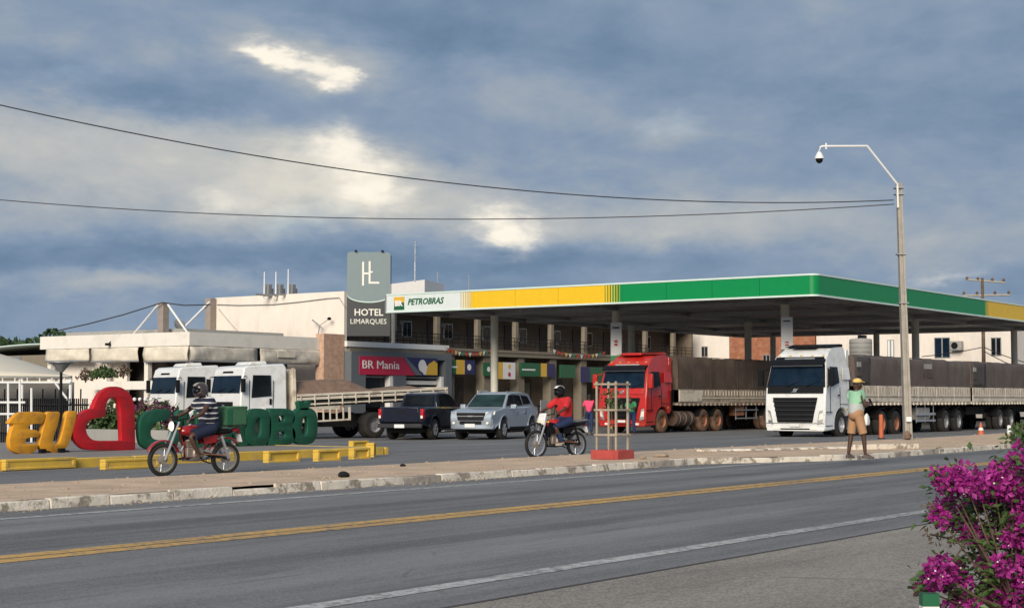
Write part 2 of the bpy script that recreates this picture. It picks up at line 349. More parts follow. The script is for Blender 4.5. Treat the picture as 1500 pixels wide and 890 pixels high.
# ================================================================ ground, road, median, kerbs
def asphalt(name, base, streak=.18, grit=2.2, bs=.7):
    m = bpy.data.materials.new(name); m.use_nodes = True; q = NG(m.node_tree); b = m.node_tree.nodes['Principled BSDF']
    P = q.n('ShaderNodeNewGeometry').outputs['Position']
    a = q.noise(q.vm('MULTIPLY', P, (.035, .9, 1)), 1.0, 5, .6)          # wheel tracks along the road
    c = q.noise(q.vm('MULTIPLY', P, (.25, .8, 1)), 1.1, 6, .65)          # patches
    d = q.noise(P, 38, 3, .7)                                            # aggregate
    e = q.noise(q.vm('MULTIPLY', P, (.12, 1.6, 1)), 2.2, 6, .7, .6)
    v = q.m('ADD', q.m('MULTIPLY', q.m('SUBTRACT', a, .5), streak*4), q.m('MULTIPLY', q.m('SUBTRACT', c, .5), 1.1))
    v = q.m('ADD', v, q.m('ADD', q.m('MULTIPLY', q.m('SUBTRACT', d, .5), grit), q.m('MULTIPLY', q.m('SUBTRACT', q.noise(P, 11, 4, .7), .5), grit*.45))); v = q.m('ADD', v, .5)
    lo = tuple(x*.55 for x in base); hi = tuple(x*1.5 for x in base)
    col = q.ramp(v, [(0, lo), (1, hi)])
    col = q.mix(q.m('MULTIPLY', q.sstep(e, .55, .68), .5), col, tuple(x*.5 for x in base))
    vo = q.n('ShaderNodeTexVoronoi', feature='DISTANCE_TO_EDGE'); q.put(vo.inputs['Vector'], q.vm('ADD', q.vm('MULTIPLY', P, (.22, .5, 1)), q.vm('SCALE', q.n('ShaderNodeTexNoise').outputs['Color']))); vo.inputs['Scale'].default_value = .7
    cr = q.m('MULTIPLY', q.m('LESS_THAN', vo.outputs['Distance'], .0045), q.m('MULTIPLY', q.sstep(c, .52, .66), .35))
    col = q.mix(cr, col, tuple(x*.3 for x in base))
    q.put(b.inputs['Base Color'], col); b.inputs['Roughness'].default_value = .82
    bn = q.n('ShaderNodeBump'); bn.inputs['Strength'].default_value = bs; bn.inputs['Distance'].default_value = .012
    q.put(bn.inputs['Height'], d); q.put(b.inputs['Normal'], bn.outputs[0]); return m
MT['road'] = asphalt('road_asphalt', (.160, .156, .152), .62)
MT['shoulder'] = asphalt('shoulder_asphalt', (.26, .228, .190), .10, 3.0, bs=1)
MT['yard'] = asphalt('forecourt_asphalt', (.155, .150, .146), .35)
MT['verge'] = mat('dusty_verge', (.56, .40, .27), .95, var=.22, scale=1.3, dirt=(.50, .39, .27), dirtamt=.7, dscale=.8, bump=.6, bscale=18, world=True)
MT['plaza'] = mat('plaza_paving', (.23, .21, .19), .9, var=.12, scale=1.5, dirt=(.16, .14, .12), dirtamt=.5, bump=.3, world=True)
MT['farland'] = mat('far_ground', (.14, .11, .07), .95, var=.3, scale=.05, world=True)
MT['kerb'] = mat('worn_white_kerb', (.74, .66, .54), .9, var=.18, scale=3, dirt=(.24, .19, .14), dirtamt=.85, dscale=3.2, bump=.7, bscale=14, world=True, dlo=.5, dhi=.6)
MT['kerbdark'] = mat('broken_kerb', (.40, .35, .29), .9, var=.25, scale=3, dirt=(.20, .16, .12), dirtamt=.9, dscale=2, bump=.7, bscale=14, world=True)
def linemat(name, col):
    m = bpy.data.materials.new(name); m.use_nodes = True; q = NG(m.node_tree); b = m.node_tree.nodes['Principled BSDF']
    P = q.n('ShaderNodeNewGeometry').outputs['Position']
    w = q.noise(P, 9, 6, .75); w2 = q.noise(q.vm('MULTIPLY', P, (.3, 1, 1)), 1.3, 4)
    f = q.m('MULTIPLY', q.sstep(q.m('ADD', w, q.m('MULTIPLY', w2, .35)), .60, .80), .8)
    q.put(b.inputs['Base Color'], q.mix(f, col, (.13, .125, .12))); b.inputs['Roughness'].default_value = .7; return m
MT['linew'] = linemat('worn_white_line', (.50, .49, .46)); MT['liney'] = linemat('worn_yellow_line', (.62, .36, .09))
YB = onZ(750, 698).y                                       # far kerb foot
YN = onZ(750, 843).y; YY = onZ(750, 746).y; YF = onZ(750, 705.5).y
strct(MB().bx(-3000, -3000, -.5, 3000, 3000, -.25), 'ground', 'farland', smooth=False)
# the camera side of the road
mb = MB(); mb.grid(lambda u, v: Vector((-40+340*u, -30+(YN-.75+30)*v, 0)), 2, 2); strct(mb, 'near_shoulder', 'shoulder')
mb = MB(); mb.grid(lambda u, v: Vector((-40+340*u, YN-.75+(20.8-YN+.75)*v, 0)), 20, 4); strct(mb, 'road', 'road')
prof = [(20.8, 0), (25, -.02), (36, -.1), (140, -.1)]
mb = MB()
for i in range(3):
    (y0, z0), (y1, z1) = prof[i], prof[i+1]
    mb.add([(-40, y0, z0), (300, y0, z0), (300, y1, z1), (-40, y1, z1)], [(0, 1, 2, 3)])
strct(mb, 'forecourt', 'yard')
m_ = MB()
for k in range(170):
    x0 = -20+k*1.0; q0 = YN-.75+.03*mnoise.noise(Vector((x0*.7, 0, 0))); q1 = YN-.75+.03*mnoise.noise(Vector(((x0+1)*.7, 0, 0))); m_.add([(x0, q0-.02, .0035), (x0+1, q1-.02, .0035), (x0+1, q1+.025, .0035), (x0, q0+.025, .0035)], [(0, 1, 2, 3)])
strct(m_, 'asphalt_seam', 'tarpdark', fix=False)
def stripe(y, w, x0, x1, m, name, z=.004): strct(MB().add([(x0, y-w/2, z), (x1, y-w/2, z), (x1, y+w/2, z), (x0, y+w/2, z)], [(0, 1, 2, 3)]), name, m)
stripe(YN, .21, -40, 300, 'linew', 'white_edge_line')
stripe(YF, .17, -40, 33.6, 'linew', 'white_edge_line')
stripe(YY-.145, .25, -40, 300, 'liney', 'yellow_centre_line'); stripe(YY+.145, .25, -40, 300, 'liney', 'yellow_centre_line')
# median: raised strip of dirt and worn concrete between the road and the side road
def kerbY(x):
    a = YB
    if x > 30.5: a = YB-(YB-14.75)*min(1, (x-30.5)/4.0)
    return a
def backY(x): return 20.25+.12*math.sin(x*.21)-.5*max(0, min(1, (x-28)/20))
rnd = random.Random(3)
xs = [-20+i*1.0 for i in range(0, 181)]
def medz(x, v):
    e = min(v, 1-v)*10
    return .118+.022*mnoise.noise(Vector((x*.4, v*4, 0)))*min(1, e)+.008*mnoise.noise(Vector((x*2, v*9, 3)))
def medpt(u, v):
    x = -20+u*150; y = kerbY(x)+.14+(backY(x)-.1-kerbY(x)-.14)*v
    return Vector((x, y, medz(x, v)))
median = strct(MB().grid(medpt, 500, 14), 'median', 'verge')
x = -12.0
while x < 100:
    L = .9+.25*rnd.random(); x1 = x+L
    y0, y1 = kerbY(x), kerbY(x1); h = .120+.026*(rnd.random()-.5); t = .02*(rnd.random()-.5)
    if rnd.random() < .14: h -= .035
    mb = MB(); g0, g1 = x+.006, x1-.006
    mb.rings([[Vector((g0, y0+t, -.01)), Vector((g0, y0+t+.02, h)), Vector((g0, y0+.15, h+.004)), Vector((g0, y0+.15, -.01))],
              [Vector((g1, y1+t, -.01)), Vector((g1, y1+t+.025*rnd.random(), h+.01*(rnd.random()-.5))), Vector((g1, y1+.15, h)), Vector((g1, y1+.15, -.01))]])
    mb.build('kerb_stone', 'kerb' if rnd.random() < .86 else 'kerbdark', median, bevel=.012); x = x1
x = -12.0
while x < 90:                                              # low back kerb
    L = 1.4+.4*rnd.random(); mb = MB(); y0, y1 = backY(x), backY(x+L)
    mb.rings([[Vector((x+.01, y0-.1, -.04)), Vector((x+.01, y0-.1, .115)), Vector((x+.01, y0+.04, .11)), Vector((x+.01, y0+.04, -.04))],
              [Vector((x+L-.01, y1-.1, -.04)), Vector((x+L-.01, y1-.1, .115)), Vector((x+L-.01, y1+.04, .11)), Vector((x+L-.01, y1+.04, -.04))]])
    mb.build('back_kerb_stone', 'kerbdark', median, bevel=.01); x += L
# fallen white kerb slab, second pale kerb ridge, stones
p0, p1 = onZ(1247, 657, .13), onZ(1342, 655, .13)
mb = MB(); d = (p1-p0); s = d.cross(Vector((0, 0, 1))).normalized()*.11
mb.rings([[p-s+Vector((0, 0, -.03)), p-s+Vector((0, 0, .10)), p+s+Vector((0, 0, .11)), p+s+Vector((0, 0, -.03))] for p in (p0, p0+d*.5, p1)])
o = mb.build('concrete_slab', 'kerb', None, bevel=.015); tag(o, 'long white concrete slab lying on the dirt behind the standing man', 'slab')
for k in range(12):
    q0 = onZ(1030+k*19, 661-k*.45, .12); q1 = onZ(1046+k*19, 660.6-k*.45, .12); s = Vector((0, .22, 0))
    mb = MB().rings([[p-s, p-s*.8+Vector((0, 0, .045)), p+s*.8+Vector((0, 0, .05)), p+s] for p in (q0, q1)])
    mb.build('old_kerb_stone', 'kerb', median, bevel=.01)
for i, (px, py, r, lb) in enumerate([(968, 668, .13, 'pale flat stone lying right of the red brick box'), (942, 671, .07, 'small white stone at the right corner of the red brick box'), (503, 697, .10, None), (590, 682, .05, None)]):
    p = onZ(px, py, .13); mb = MB().ball((0, 0, r*.3), (r*1.3, r, r*.55), 9, 5)
    for v in mb.v: v += Vector((mnoise.noise(v*9), mnoise.noise(v*9+Vector((3, 1, 4))), 0))*r*.5
    o = mb.build('loose_stone' if lb else 'dark_lump', 'stone' if lb else 'dark', None); o.location = p
    if i == 0: o.scale = (2, 1.4, .8)
    tag(o, lb or ('dark lump lying on the dirt strip left of centre' if i == 2 else 'tiny dark lump farther along the dirt strip near the asphalt'), 'stone' if lb else 'debris')
pm2 = MB(); r2 = random.Random(8)
for _ in range(1300):
    u, v = r2.random()**1.3*.62+.02, r2.random(); v = v if r2.random() < .6 else (v**3 if r2.random() < .5 else 1-v**3); p = medpt(u, v); s = r2.uniform(.008, .035)
    pm2.ball(p+Vector((0, 0, s*.25)), (s*r2.uniform(.8, 1.5), s, s*.6), 5, 3)
for _ in range(900):
    p = Vector((r2.uniform(4, 34), r2.choice([YB-.05-.25*r2.random()**2, 20.5+1.2*r2.random()**2]), .003)); s = r2.uniform(.006, .02); pm2.ball(p, (s*1.3, s, s*.6), 5, 3)
tag(pm2.build('grit', 'stone', None, smooth=False, fix=False), 'loose grit and pebbles scattered over the dirt strip and its kerb', 'pebbles', kind='stuff')
# plaza for the big letters
YP = 26.6; PX1 = 32.2
plz = strct(MB().bx(-25, YP+.16, -.1, PX1, 39.0, .14), 'plaza', 'plaza', smooth=False)
x = -14.0; i = 0
while x < PX1-.2:
    L = min(1.95+.3*rnd.random(), PX1-x)
    MB().bx(x+.012, YP, -.08, x+L-.012, YP+.155, .165+.01*rnd.random()).build('yellow_kerb_stone', 'yellowk', plz, bevel=.02); x += L
for k in range(6): MB().bx(PX1+.005, YP+.02+k*2, -.1, PX1+.155, YP+1.98+k*2, .15).build('yellow_kerb_stone', 'yellowk', plz, bevel=.02)
def block(px, py, w, h, lb, z=-.03, rz=0, dep=.17):
    p = onZ(px, py, z); t = thing('concrete_block', lb, 'concrete block', p, rz, 'yellow concrete blocks along the plaza kerb')
    mb = MB(); e = .055
    mb.bx(0, 0, 0, w, dep, e); mb.bx(0, 0, h-e, w, dep, h); mb.bx(0, 0, e, e*1.5, dep, h-e); mb.bx(w-e*1.5, 0, e, w, dep, h-e)
    mb.build('block_shell', 'yellowk', t, bevel=.012); MB().bx(e*1.5, .045 if w < 1.3 else .015, e, w-e*1.5, dep-.04, h-e).build('recessed_face', 'yellowk', t)
block(8, 689, 1.75, .22, 'long yellow kerb block in front of the orange letter E', -.02)
block(154, 688, 1.45, .21, 'yellow kerb block in front of the red heart', -.02)
block(393, 678, 1.05, .27, 'yellow hollow block below the green letter B')
block(466, 676, .80, .27, 'yellow hollow block right of the last green letter')
block(518, 673, .62, .27, 'yellow hollow block on the asphalt under another block')
block(517, 659.5, .7, .27, 'yellow hollow block set higher behind its neighbours', -.05)
block(548, 670, .55, .36, 'rightmost yellow hollow block standing tilted on the asphalt', -.04, R(35))
# ================================================================ filling station canopy
CX0, CY0, CZ0, CZ1 = onT(1210, 434, 71.9).x, onT(1210, 434, 71.9).y, 6.0, 6.95
CY1 = 53.3; CX1 = 107.5
cn = thing('station_canopy', 'long flat filling station canopy with white, yellow and green fascia over the forecourt', 'canopy', (CX0, CY0, 0))
CX0 = 65.9
def fpanel(name, m, a0, a1, side, z0=CZ0+.05, z1=CZ1-.05, th=.12, lb=None):
    n = max(1, round(abs(a1-a0)/2.6)) if name == 'fascia_panel' else 1
    for k in range(n):
        b0 = a0+(a1-a0)*k/n+.008; b1 = a0+(a1-a0)*(k+1)/n-(.008 if n > 1 else 0); mb = MB()
        if side == 'L': mb.bx(CX0, b0, z0, CX0+th, b1, z1)
        else: mb.bx(b0, CY0, z0, b1, CY0+th, z1)
        o = mb.build(name, m, cn, world=True, smooth=False)
        if lb: o['label'] = lb
    return o
def yL(px): return onX(px, 450, CX0).y
def xR(px): return onY(px, 470, CY0).x
rc = .35                                                     # rounded corner
seg = [(yL(566), yL(672), 'whitef', 'white fascia panel with the station name'), (yL(694), yL(883), 'yellowf', 'yellow fascia panel'), (yL(911.5), CY0+rc, 'greenf', 'green fascia panel')]
for a, b, m, lb in seg: fpanel('fascia_panel', m, b, a, 'L', lb=lb)
def stripes(x0, x1, side, ma, mb_, n):
    w = (x1-x0)/n
    for k in range(n):
        f = .2+.6*k/(n-1); a = x0+k*w
        fpanel('fascia_stripe', ma, a, a+w*(1-f), side); fpanel('fascia_stripe', mb_, a+w*(1-f), a+w, side)
stripes(yL(672), yL(694), 'L', 'whitef', 'yellowf', 6); stripes(yL(883), yL(911.5), 'L', 'yellowf', 'greenf', 7)
fpanel('fascia_panel', 'greenf', CX0+rc, xR(1442), 'R', lb='green fascia panel on the road side')
stripes(xR(1442), xR(1450), 'R', 'greenf', 'yellowf', 4)
fpanel('fascia_panel', 'yellowf', xR(1450), CX1, 'R', lb='yellow fascia panel on the road side')
mb = MB(); rs = []
for k in range(7):
    a = math.pi+math.pi/2*k/6; c = Vector((CX0+rc, CY0+rc, 0)); d = Vector((math.cos(a), math.sin(a), 0))
    rs.append([c+d*rc+Vector((0, 0, CZ0+.05)), c+d*rc+Vector((0, 0, CZ1-.05)), c+d*(rc-.12)+Vector((0, 0, CZ1-.05)), c+d*(rc-.12)+Vector((0, 0, CZ0+.05))])
mb.rings(rs); mb.build('fascia_corner', 'greenf', cn, world=True)
for z0, z1 in ((CZ0-.03, CZ0+.05), (CZ1-.05, CZ1+.03)):
    mb = MB(); mb.bx(CX0-.03, CY0+rc, z0, CX0+.12, yL(566), z1); mb.bx(CX0+rc, CY0-.03, z0, CX1, CY0+.12, z1); rs = []
    for k in range(7):
        a = math.pi+math.pi/2*k/6; c = Vector((CX0+rc, CY0+rc, 0)); d = Vector((math.cos(a), math.sin(a), 0))
        rs.append([c+d*(rc+.03)+Vector((0, 0, z0)), c+d*(rc+.03)+Vector((0, 0, z1)), c+d*(rc-.12)+Vector((0, 0, z1)), c+d*(rc-.12)+Vector((0, 0, z0))])
    mb.rings(rs); mb.build('edge_trim', 'trim', cn, world=True)
YE = yL(566)
MB().bx(CX0, YE, CZ0-.03, CX1, YE+.1, CZ1+.03).build('fascia_panel', 'steel', cn, world=True)
MB().bx(CX1, CY0, CZ0-.03, CX1+.1, YE+.1, CZ1+.03).build('fascia_panel', 'steel', cn, world=True)
MB().bx(CX0+.14, CY0+.14, CZ0+.42, CX1-.02, YE-.02, CZ1-.15).build('roof_deck', 'steel', cn, world=True)
mb = MB(); y = CY0+.16; k = 0                                # ribbed metal lining of the underside
while y < YE-.3:
    zz = CZ0+.20+(.05 if k % 2 else 0); mb.bx(CX0+.14, y, zz, CX1-.05, y+.29, zz+.03); y += .3; k += 1
tag(mb.build('soffit_ribs', 'soffit', cn, world=True, smooth=False), kind='stuff')
for xx in (71.4, 79, 88.3, 97, 106):
    MB().bx(xx-.12, CY0+.16, CZ0-.02, xx+.12, YE-.05, CZ0+.195).build('beam', 'steel', cn, world=True)
for yy in (33.8, 43.4, 51.3): MB().bx(CX0+.2, yy-.09, CZ0+.0, CX1-.1, yy+.09, CZ0+.19).build('purlin', 'steel', cn, world=True)
colpts = [(71.4, 33.9), (71.4, 43.5), (71.4, 51.3), (86.3, 43.4), (86.0, 51.3), (89.6, 34.3), (106, 33.8), (106, 43.4), (106, 51.3)]
for (xx, yy) in colpts:
    mb = MB(); mb.lathe([(.21, -.1), (.21, CZ0-.02)], (xx, yy, 0), n=16); mb.build('column', 'column', cn, world=True)
    MB().lathe([(.32, -.1), (.32, .25), (.24, .3)], (xx, yy, 0), n=16).build('column_base', 'yellowk', cn, world=True)
# station name and emblem on the fascia
def onL(px, py): return onX(px, py, CX0-.03)
pa, pb = onL(597, 447), onL(650, 436)
text('station_name', 'PETROBRAS', .5, 'greenp', cn, (CX0-.012, pa.y, CZ0+.36), FX, th=.02, shear=.25, bold=.012, width=abs(pa.y-pb.y), height=.34)
e0 = onL(577, 446).y; e1 = onL(592, 446).y; ew = abs(e0-e1)
em = MB().plate([(CX0-.02, e0, CZ0+.12), (CX0-.02, e1, CZ0+.12), (CX0-.02, e1+.03, CZ0+.48), (CX0-.02, e0-.03, CZ0+.48)], .03).build('emblem', 'greenp', cn, world=True)
MB().plate([(CX0-.02, e0, CZ0+.50), (CX0-.02, e1, CZ0+.50), (CX0-.02, e1, CZ0+.80), (CX0-.02, e0, CZ0+.80)], .03).build('emblem_top', 'yellowp', em, world=True)
text('emblem_letters', 'BR', .3, 'whitep', em, (CX0-.045, e0-.12*ew, CZ0+.33), FX, th=.01, bold=.02, width=ew*.76, height=.3)
# hanging totems on two columns
def totem(px, py0, py1, X, Y, green, lb, mark):
    z1 = onT(px, py0, 80).z; d = VIEW.x*X+VIEW.y*Y; z1 = CAMZ+(onT(px, py0, d).z-CAMZ); z0 = onT(px, py1, d).z
    t = thing('column_sign', lb, 'sign', (X, Y, z0)); w = .56
    r = Vector((.42, -.907, 0)); o = Vector((-.45, -.2, 0))
    def pn(a, b, m, name, ww=w, q=0): return MB().plate([o-r*ww/2+Vector((0, 0, a))-Vector((q, q*.4, 0)), o+r*ww/2+Vector((0, 0, a))-Vector((q, q*.4, 0)), o+r*ww/2+Vector((0, 0, b))-Vector((q, q*.4, 0)), o-r*ww/2+Vector((0, 0, b))-Vector((q, q*.4, 0))], .18 if not q else .01).build(name, m, t)
    H = z1-z0; g0 = H*.2 if green else 0
    pn(g0+.004, H, 'whitep', 'white_panel')
    if green: pn(0, g0, 'greenf', 'green_panel')
    pn(H*.86, H*.89, 'black', 'print', w*.6, .12)
    for k, (a, b) in enumerate(mark): pn(H*a, H*b, 'redl', 'print', w*.3, .12)
    MB().tube((-.45, -.2, H*.5), (-.1, -.05, H*.5), .03).build('bracket', 'steel', t)
totem(895, 473, 533, 71.2, 43.3, True, 'tall white sign with green foot on the second canopy column', [(.44, .49), (.52, .57)])
totem(1157, 465, 512, 71.2, 33.7, False, 'tall white sign on the canopy column above the white lorry', [(.12, .16), (.2, .24)])
# ================================================================ hotel behind the canopy
HX0, HY = 74.3, 64.7; HX1 = 118.5; HYB = 75.8; HZ = 8.0
ht = thing('hotel_building', 'long two-storey hotel building with balcony arcade and shops under the canopy', 'building', (HX0, HY, 0))
def hb(name, m, x0, y0, z0, x1, y1, z1, p=None, lb=None, **k):
    o = MB().bx(x0, y0, z0, x1, y1, z1).build(name, m, p or ht, world=True, smooth=False, **k)
    if lb: o['label'] = lb
    return o
hb('end_wall', 'cream', HX0, HY, -.1, HX0+.25, HYB, HZ, lb='tall bare cream end wall')
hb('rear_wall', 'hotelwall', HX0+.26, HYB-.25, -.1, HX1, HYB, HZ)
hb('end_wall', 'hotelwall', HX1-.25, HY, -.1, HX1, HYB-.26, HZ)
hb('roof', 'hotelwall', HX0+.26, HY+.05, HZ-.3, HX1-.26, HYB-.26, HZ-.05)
hb('parapet', 'cream', HX0+.26, HY, 7.2, HX1, HY+.2, HZ-.02)
hb('balcony_floor', 'hotelcol', HX0+.26, HY-.25, 4.35, HX1-.26, HY+2.4, 4.62)
hb('balcony_edge', 'whitep', HX0-.05, HY-.3, 4.625, 84.5, HY-.08, 4.95, lb='white ledge above the grey shopfront')
hb('balcony_edge', 'hotelcol', 84.52, HY-.3, 4.625, HX1, HY-.1, 4.80)
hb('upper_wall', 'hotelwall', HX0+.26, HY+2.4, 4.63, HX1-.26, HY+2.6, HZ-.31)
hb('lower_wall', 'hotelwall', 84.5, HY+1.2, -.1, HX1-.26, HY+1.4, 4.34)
cx = [79.2+4.52*k for k in range(9)]
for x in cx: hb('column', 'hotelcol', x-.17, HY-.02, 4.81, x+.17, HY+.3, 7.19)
for k in range(9):
    x = 76.6+4.52*k
    d = hb('balcony_door', 'door', x-.1, HY+2.33, 4.64, x+.85, HY+2.395, 6.75)
    w = hb('window', 'whitep', x+1.7, HY+2.33, 5.55, x+2.7, HY+2.395, 6.6); hb('pane', 'glass', x+1.78, HY+2.31, 5.62, x+2.17, HY+2.325, 6.53, w); hb('pane', 'glass', x+2.23, HY+2.31, 5.62, x+2.62, HY+2.325, 6.53, w)
    hb('air_conditioner', 'tank', x+1.15, HY+2.1, 6.3, x+1.6, HY+2.39, 6.6)
rl = MB()
for zz in (5.15, 5.42, 5.66): rl.bx(HX0+.3, HY-.15, zz, HX1-.3, HY-.11, zz+.04)
for k in range(66): rl.bx(HX0+.4+k*.65, HY-.145, 4.96, HX0+.43+k*.65, HY-.115, 5.66)
rl.build('balcony_railing', 'black', ht, world=True, smooth=False)
# chairs of the balcony appear as pale shapes
# grey shopfront
hb('shopfront_frame', 'grey', HX0, HY-.6, -.1, HX0+1.35, HY-.02, 4.34, lb='dark grey cladding panel')
hb('shopfront_frame', 'grey', HX0+1.37, HY-.6, 3.95, 84.4, HY-.02, 4.345)
for x0, x1 in ((78.35, 79.6), (83.7, 84.4)): hb('shopfront_frame', 'grey', x0, HY-.6, -.1, x1, HY-.02, 3.94)
for x0 in (78.05, 83.3): hb('shop_pillar', 'whitep', x0, HY-.55, -.1, x0+.28, HY-.1, 2.88)
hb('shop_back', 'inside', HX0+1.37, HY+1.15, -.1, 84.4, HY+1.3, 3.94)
for x0, x1 in ((75.7, 78.02), (79.62, 83.28)):
    w = hb('shop_window', 'steel', x0, HY-.2, 2.74, x1, HY-.1, 2.86); hb('pane', 'glass', x0, HY-.16, .9, x1, HY-.14, 2.74, w)
    hb('shelf_display', 'navyp', x0+.1, HY+.3, 1.6, x0+(x1-x0)*.6, HY+.5, 2.3, w)
hb('window_band', 'whitep', 79.65, HY-.28, 2.35, 83.2, HY-.22, 2.6)
# crimson shop sign
sy = HY-.63
sg = thing('shop_sign', 'crimson shop sign with white lettering and blue yellow end', 'sign', (HX0+1.5, sy, 3.0))
sx0, sx1 = onY(527, 530, sy).x, onY(641, 530, sy).x; z0, z1 = 2.92, 4.06
sp = sx0+(sx1-sx0)*.54; sq = sx0+(sx1-sx0)*.70
MB().prism([(sx0, sy, z0), (sq, sy, z0), (sp, sy, z1), (sx0, sy, z1)], (0, .12, 0)).build('sign_board', 'magentap', sg, world=True, smooth=False)
MB().prism([(sq+.01, sy, z0), (sx1, sy, z0), (sx1, sy, z1), (sp+.01, sy, z1)], (0, .12, 0)).build('sign_board', 'navyp', sg, world=True, smooth=False)
MB().prism([(sp+.05, sy-.01, z1-.02), (sp+.35, sy-.01, z1-.02), (sq+.75, sy-.01, z0+.02), (sq+.05, sy-.01, z0+.02)], (0, .008, 0)).build('sign_print', 'grey', sg, world=True)
MB().lathe([(.40, sy-.02), (.40, sy-.01)], (sq+.72, 0, 3.55), 'y', 16).build('sign_print', 'whitep', sg, world=True)
MB().lathe([(.33, sy-.024), (.33, sy-.014)], (sq+1.0, 0, 3.3), 'y', 16).build('sign_print', 'whitep', sg, world=True)
MB().prism([(sx1-1.3, sy-.03, z0+.05), (sx1-.05, sy-.03, z0+.05), (sx1-.05, sy-.03, z0+.8), (sx1-.4, sy-.03, z1-.15), (sx1-1.0, sy-.03, z0+.75)], (0, .008, 0)).build('sign_print', 'yellowp', sg, world=True)
text('sign_lettering', 'BR Mania', .6, 'whitep', sg, (sx0+.25, sy-.02, 3.3), FY, th=.02, bold=0, width=(sx1-sx0)*.46, height=.50)
# other shop signs further along
def flatsign(px0, px1, py, zc, h, cols, lb, txt=None, Y=HY-.35, marks=()):
    x0, x1 = onY(px0, py, Y).x, onY(px1, py, Y).x
    t = thing('shop_sign', lb, 'sign', (x0, Y, zc-h/2)); w = x1-x0; a = x0
    for f, m in cols: MB().bx(a, Y, zc-h/2, a+w*f-.01, Y+.1, zc+h/2).build('sign_board', m, t, world=True, smooth=False); a += w*f
    if txt: MB().bx(x0+.15, Y-.012, zc-.06, x0+.15+w*.38, Y-.002, zc+.05).build('sign_print', 'whitep', t, world=True)
    for (fx, fz, r, m) in marks: MB().lathe([(r, Y-.02), (r, Y-.01)], (x0+w*fx, 0, zc+fz), 'y', 14).build('sign_print', m, t, world=True)
    return t
flatsign(651, 696, 532, 3.55, .95, [(.38, 'greenp'), (.28, 'yellowp'), (.34, 'navyp')], 'green, ochre and navy shop sign beside the crimson one', True, marks=[(.8, 0, .22, 'whitep')])
flatsign(709, 731, 538, 3.45, .9, [(1, 'greenp')], 'small green shop sign half hidden by the first canopy column', None, marks=[(.3, 0, .18, 'whitep')])
flatsign(729, 755, 540, 3.38, 1.15, [(.3, 'yellowp'), (.7, 'whitep')], 'yellow and white hanging notice board right of the first canopy column', None, HY-.5, marks=[(.65, .3, .16, 'yellowp'), (.65, -.25, .16, 'magentap')])
flatsign(763, 813, 540, 3.50, .95, [(.58, 'greenp'), (.18, 'yellowp'), (.24, 'navyp')], 'wide green shop sign with ochre and navy end', True)
flatsign(821, 843, 540, 3.45, .95, [(1, 'greenp')], 'plain green shop sign between two pillars', None)
flatsign(852, 900, 543, 3.25, 1.15, [(.25, 'navyp'), (.75, 'greenp')], 'farthest green shop sign left of the red lorry', None)
for k in range(8):                                            # piers and openings of the ground floor
    x = 84.6+4.1*k
    hb('pier', 'hotelcol', x, HY-.1, -.1, x+.75, HY+.6, 4.34)
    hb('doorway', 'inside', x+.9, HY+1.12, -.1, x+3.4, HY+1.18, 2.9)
    hb('shutter', 'hotelcol', x+1.2+.5*(k % 3), HY+1.06, .0, x+2.1+.5*(k % 3), HY+1.1, 2.6)
# notices on the shop walls
for (px, py, w, h, lb) in [(700, 590, 1.1, 1.5, 'white notice board standing behind the silver car'), (792, 581, .8, .9, 'small white notice standing between the silver car and the motorcyclist')]:
    p = onY(px, py, 58); t = thing('notice_board', lb, 'notice board', (p.x, p.y, -.1))
    MB().bx(0, 0, .55, w, .04, .55+h).build('board', 'whitep', t); MB().bx(.05, .045, 0, .1, .09, .6+h*.6).build('leg', 'steel', t); MB().bx(w-.1, .045, 0, w-.05, .09, .6+h*.6).build('leg', 'steel', t)
# bunting on the balcony
def bunting(px0, px1, py0, n, lb, Y=HY-.45):
    a = onY(px0, py0, Y); b = onY(px1, py0+3, Y); t = thing('bunting', lb, 'bunting', a); pts = []
    for k in range(n+1):
        u = k/n; p = a.lerp(b, u)-a; p.z -= .35*4*u*(1-u); pts.append(p)
    MB().path(pts, .012, 4).build('string', 'cable', t)
    for k in range(n):
        m = ['flagw', 'flagr', 'flagr', 'flagy', 'flagw', 'flagg', 'flagr'][k % 7]; p, q = pts[k], pts[k].lerp(pts[k+1], .8)
        MB().plate([p, q, (p+q)/2+Vector((0, .02, -.30))], .01).build('pennant', m, t)
bunting(650, 722, 507, 14, 'string of small coloured pennants above the first green shop sign')
bunting(810, 888, 511, 14, 'string of small coloured pennants below the far part of the balcony')
# roof things
a = onT(571, 424, 112); pt = thing('roof_water_room', 'white rendered water tank room on the hotel roof behind the canopy end', 'roof room', (a.x, a.y, HZ-.05))
q = MB(); p0 = onT(571, 440, 108); p1 = onT(622, 440, 104); p2 = onT(651, 440, 108); zt = onT(610, 410, 105).z
q.prism([(p0.x, p0.y, HZ-.05), (p1.x, p1.y, HZ-.05), (p2.x, p2.y, HZ-.05), (p0.x+p2.x-p1.x, p0.y+p2.y-p1.y, HZ-.05)], (0, 0, zt-HZ)).build('walls', 'white2', pt, world=True, smooth=False)
q = MB(); 
o = MB().tube((0, 0, 0), (0, 0, 1.2), .06).tube((0, 0, 1.1), (0, 0, 2.6), .035)
for zz in (1.4, 1.8, 2.2, 2.5): o.tube((-.18, 0, zz), (.18, 0, zz+.02), .02)
o = o.build('antenna_mast', 'chrome', None); p = onT(608, 409, 105); o.location = (p.x, p.y, zt-.06); tag(o, 'slim lattice antenna mast on the white roof room', 'antenna')
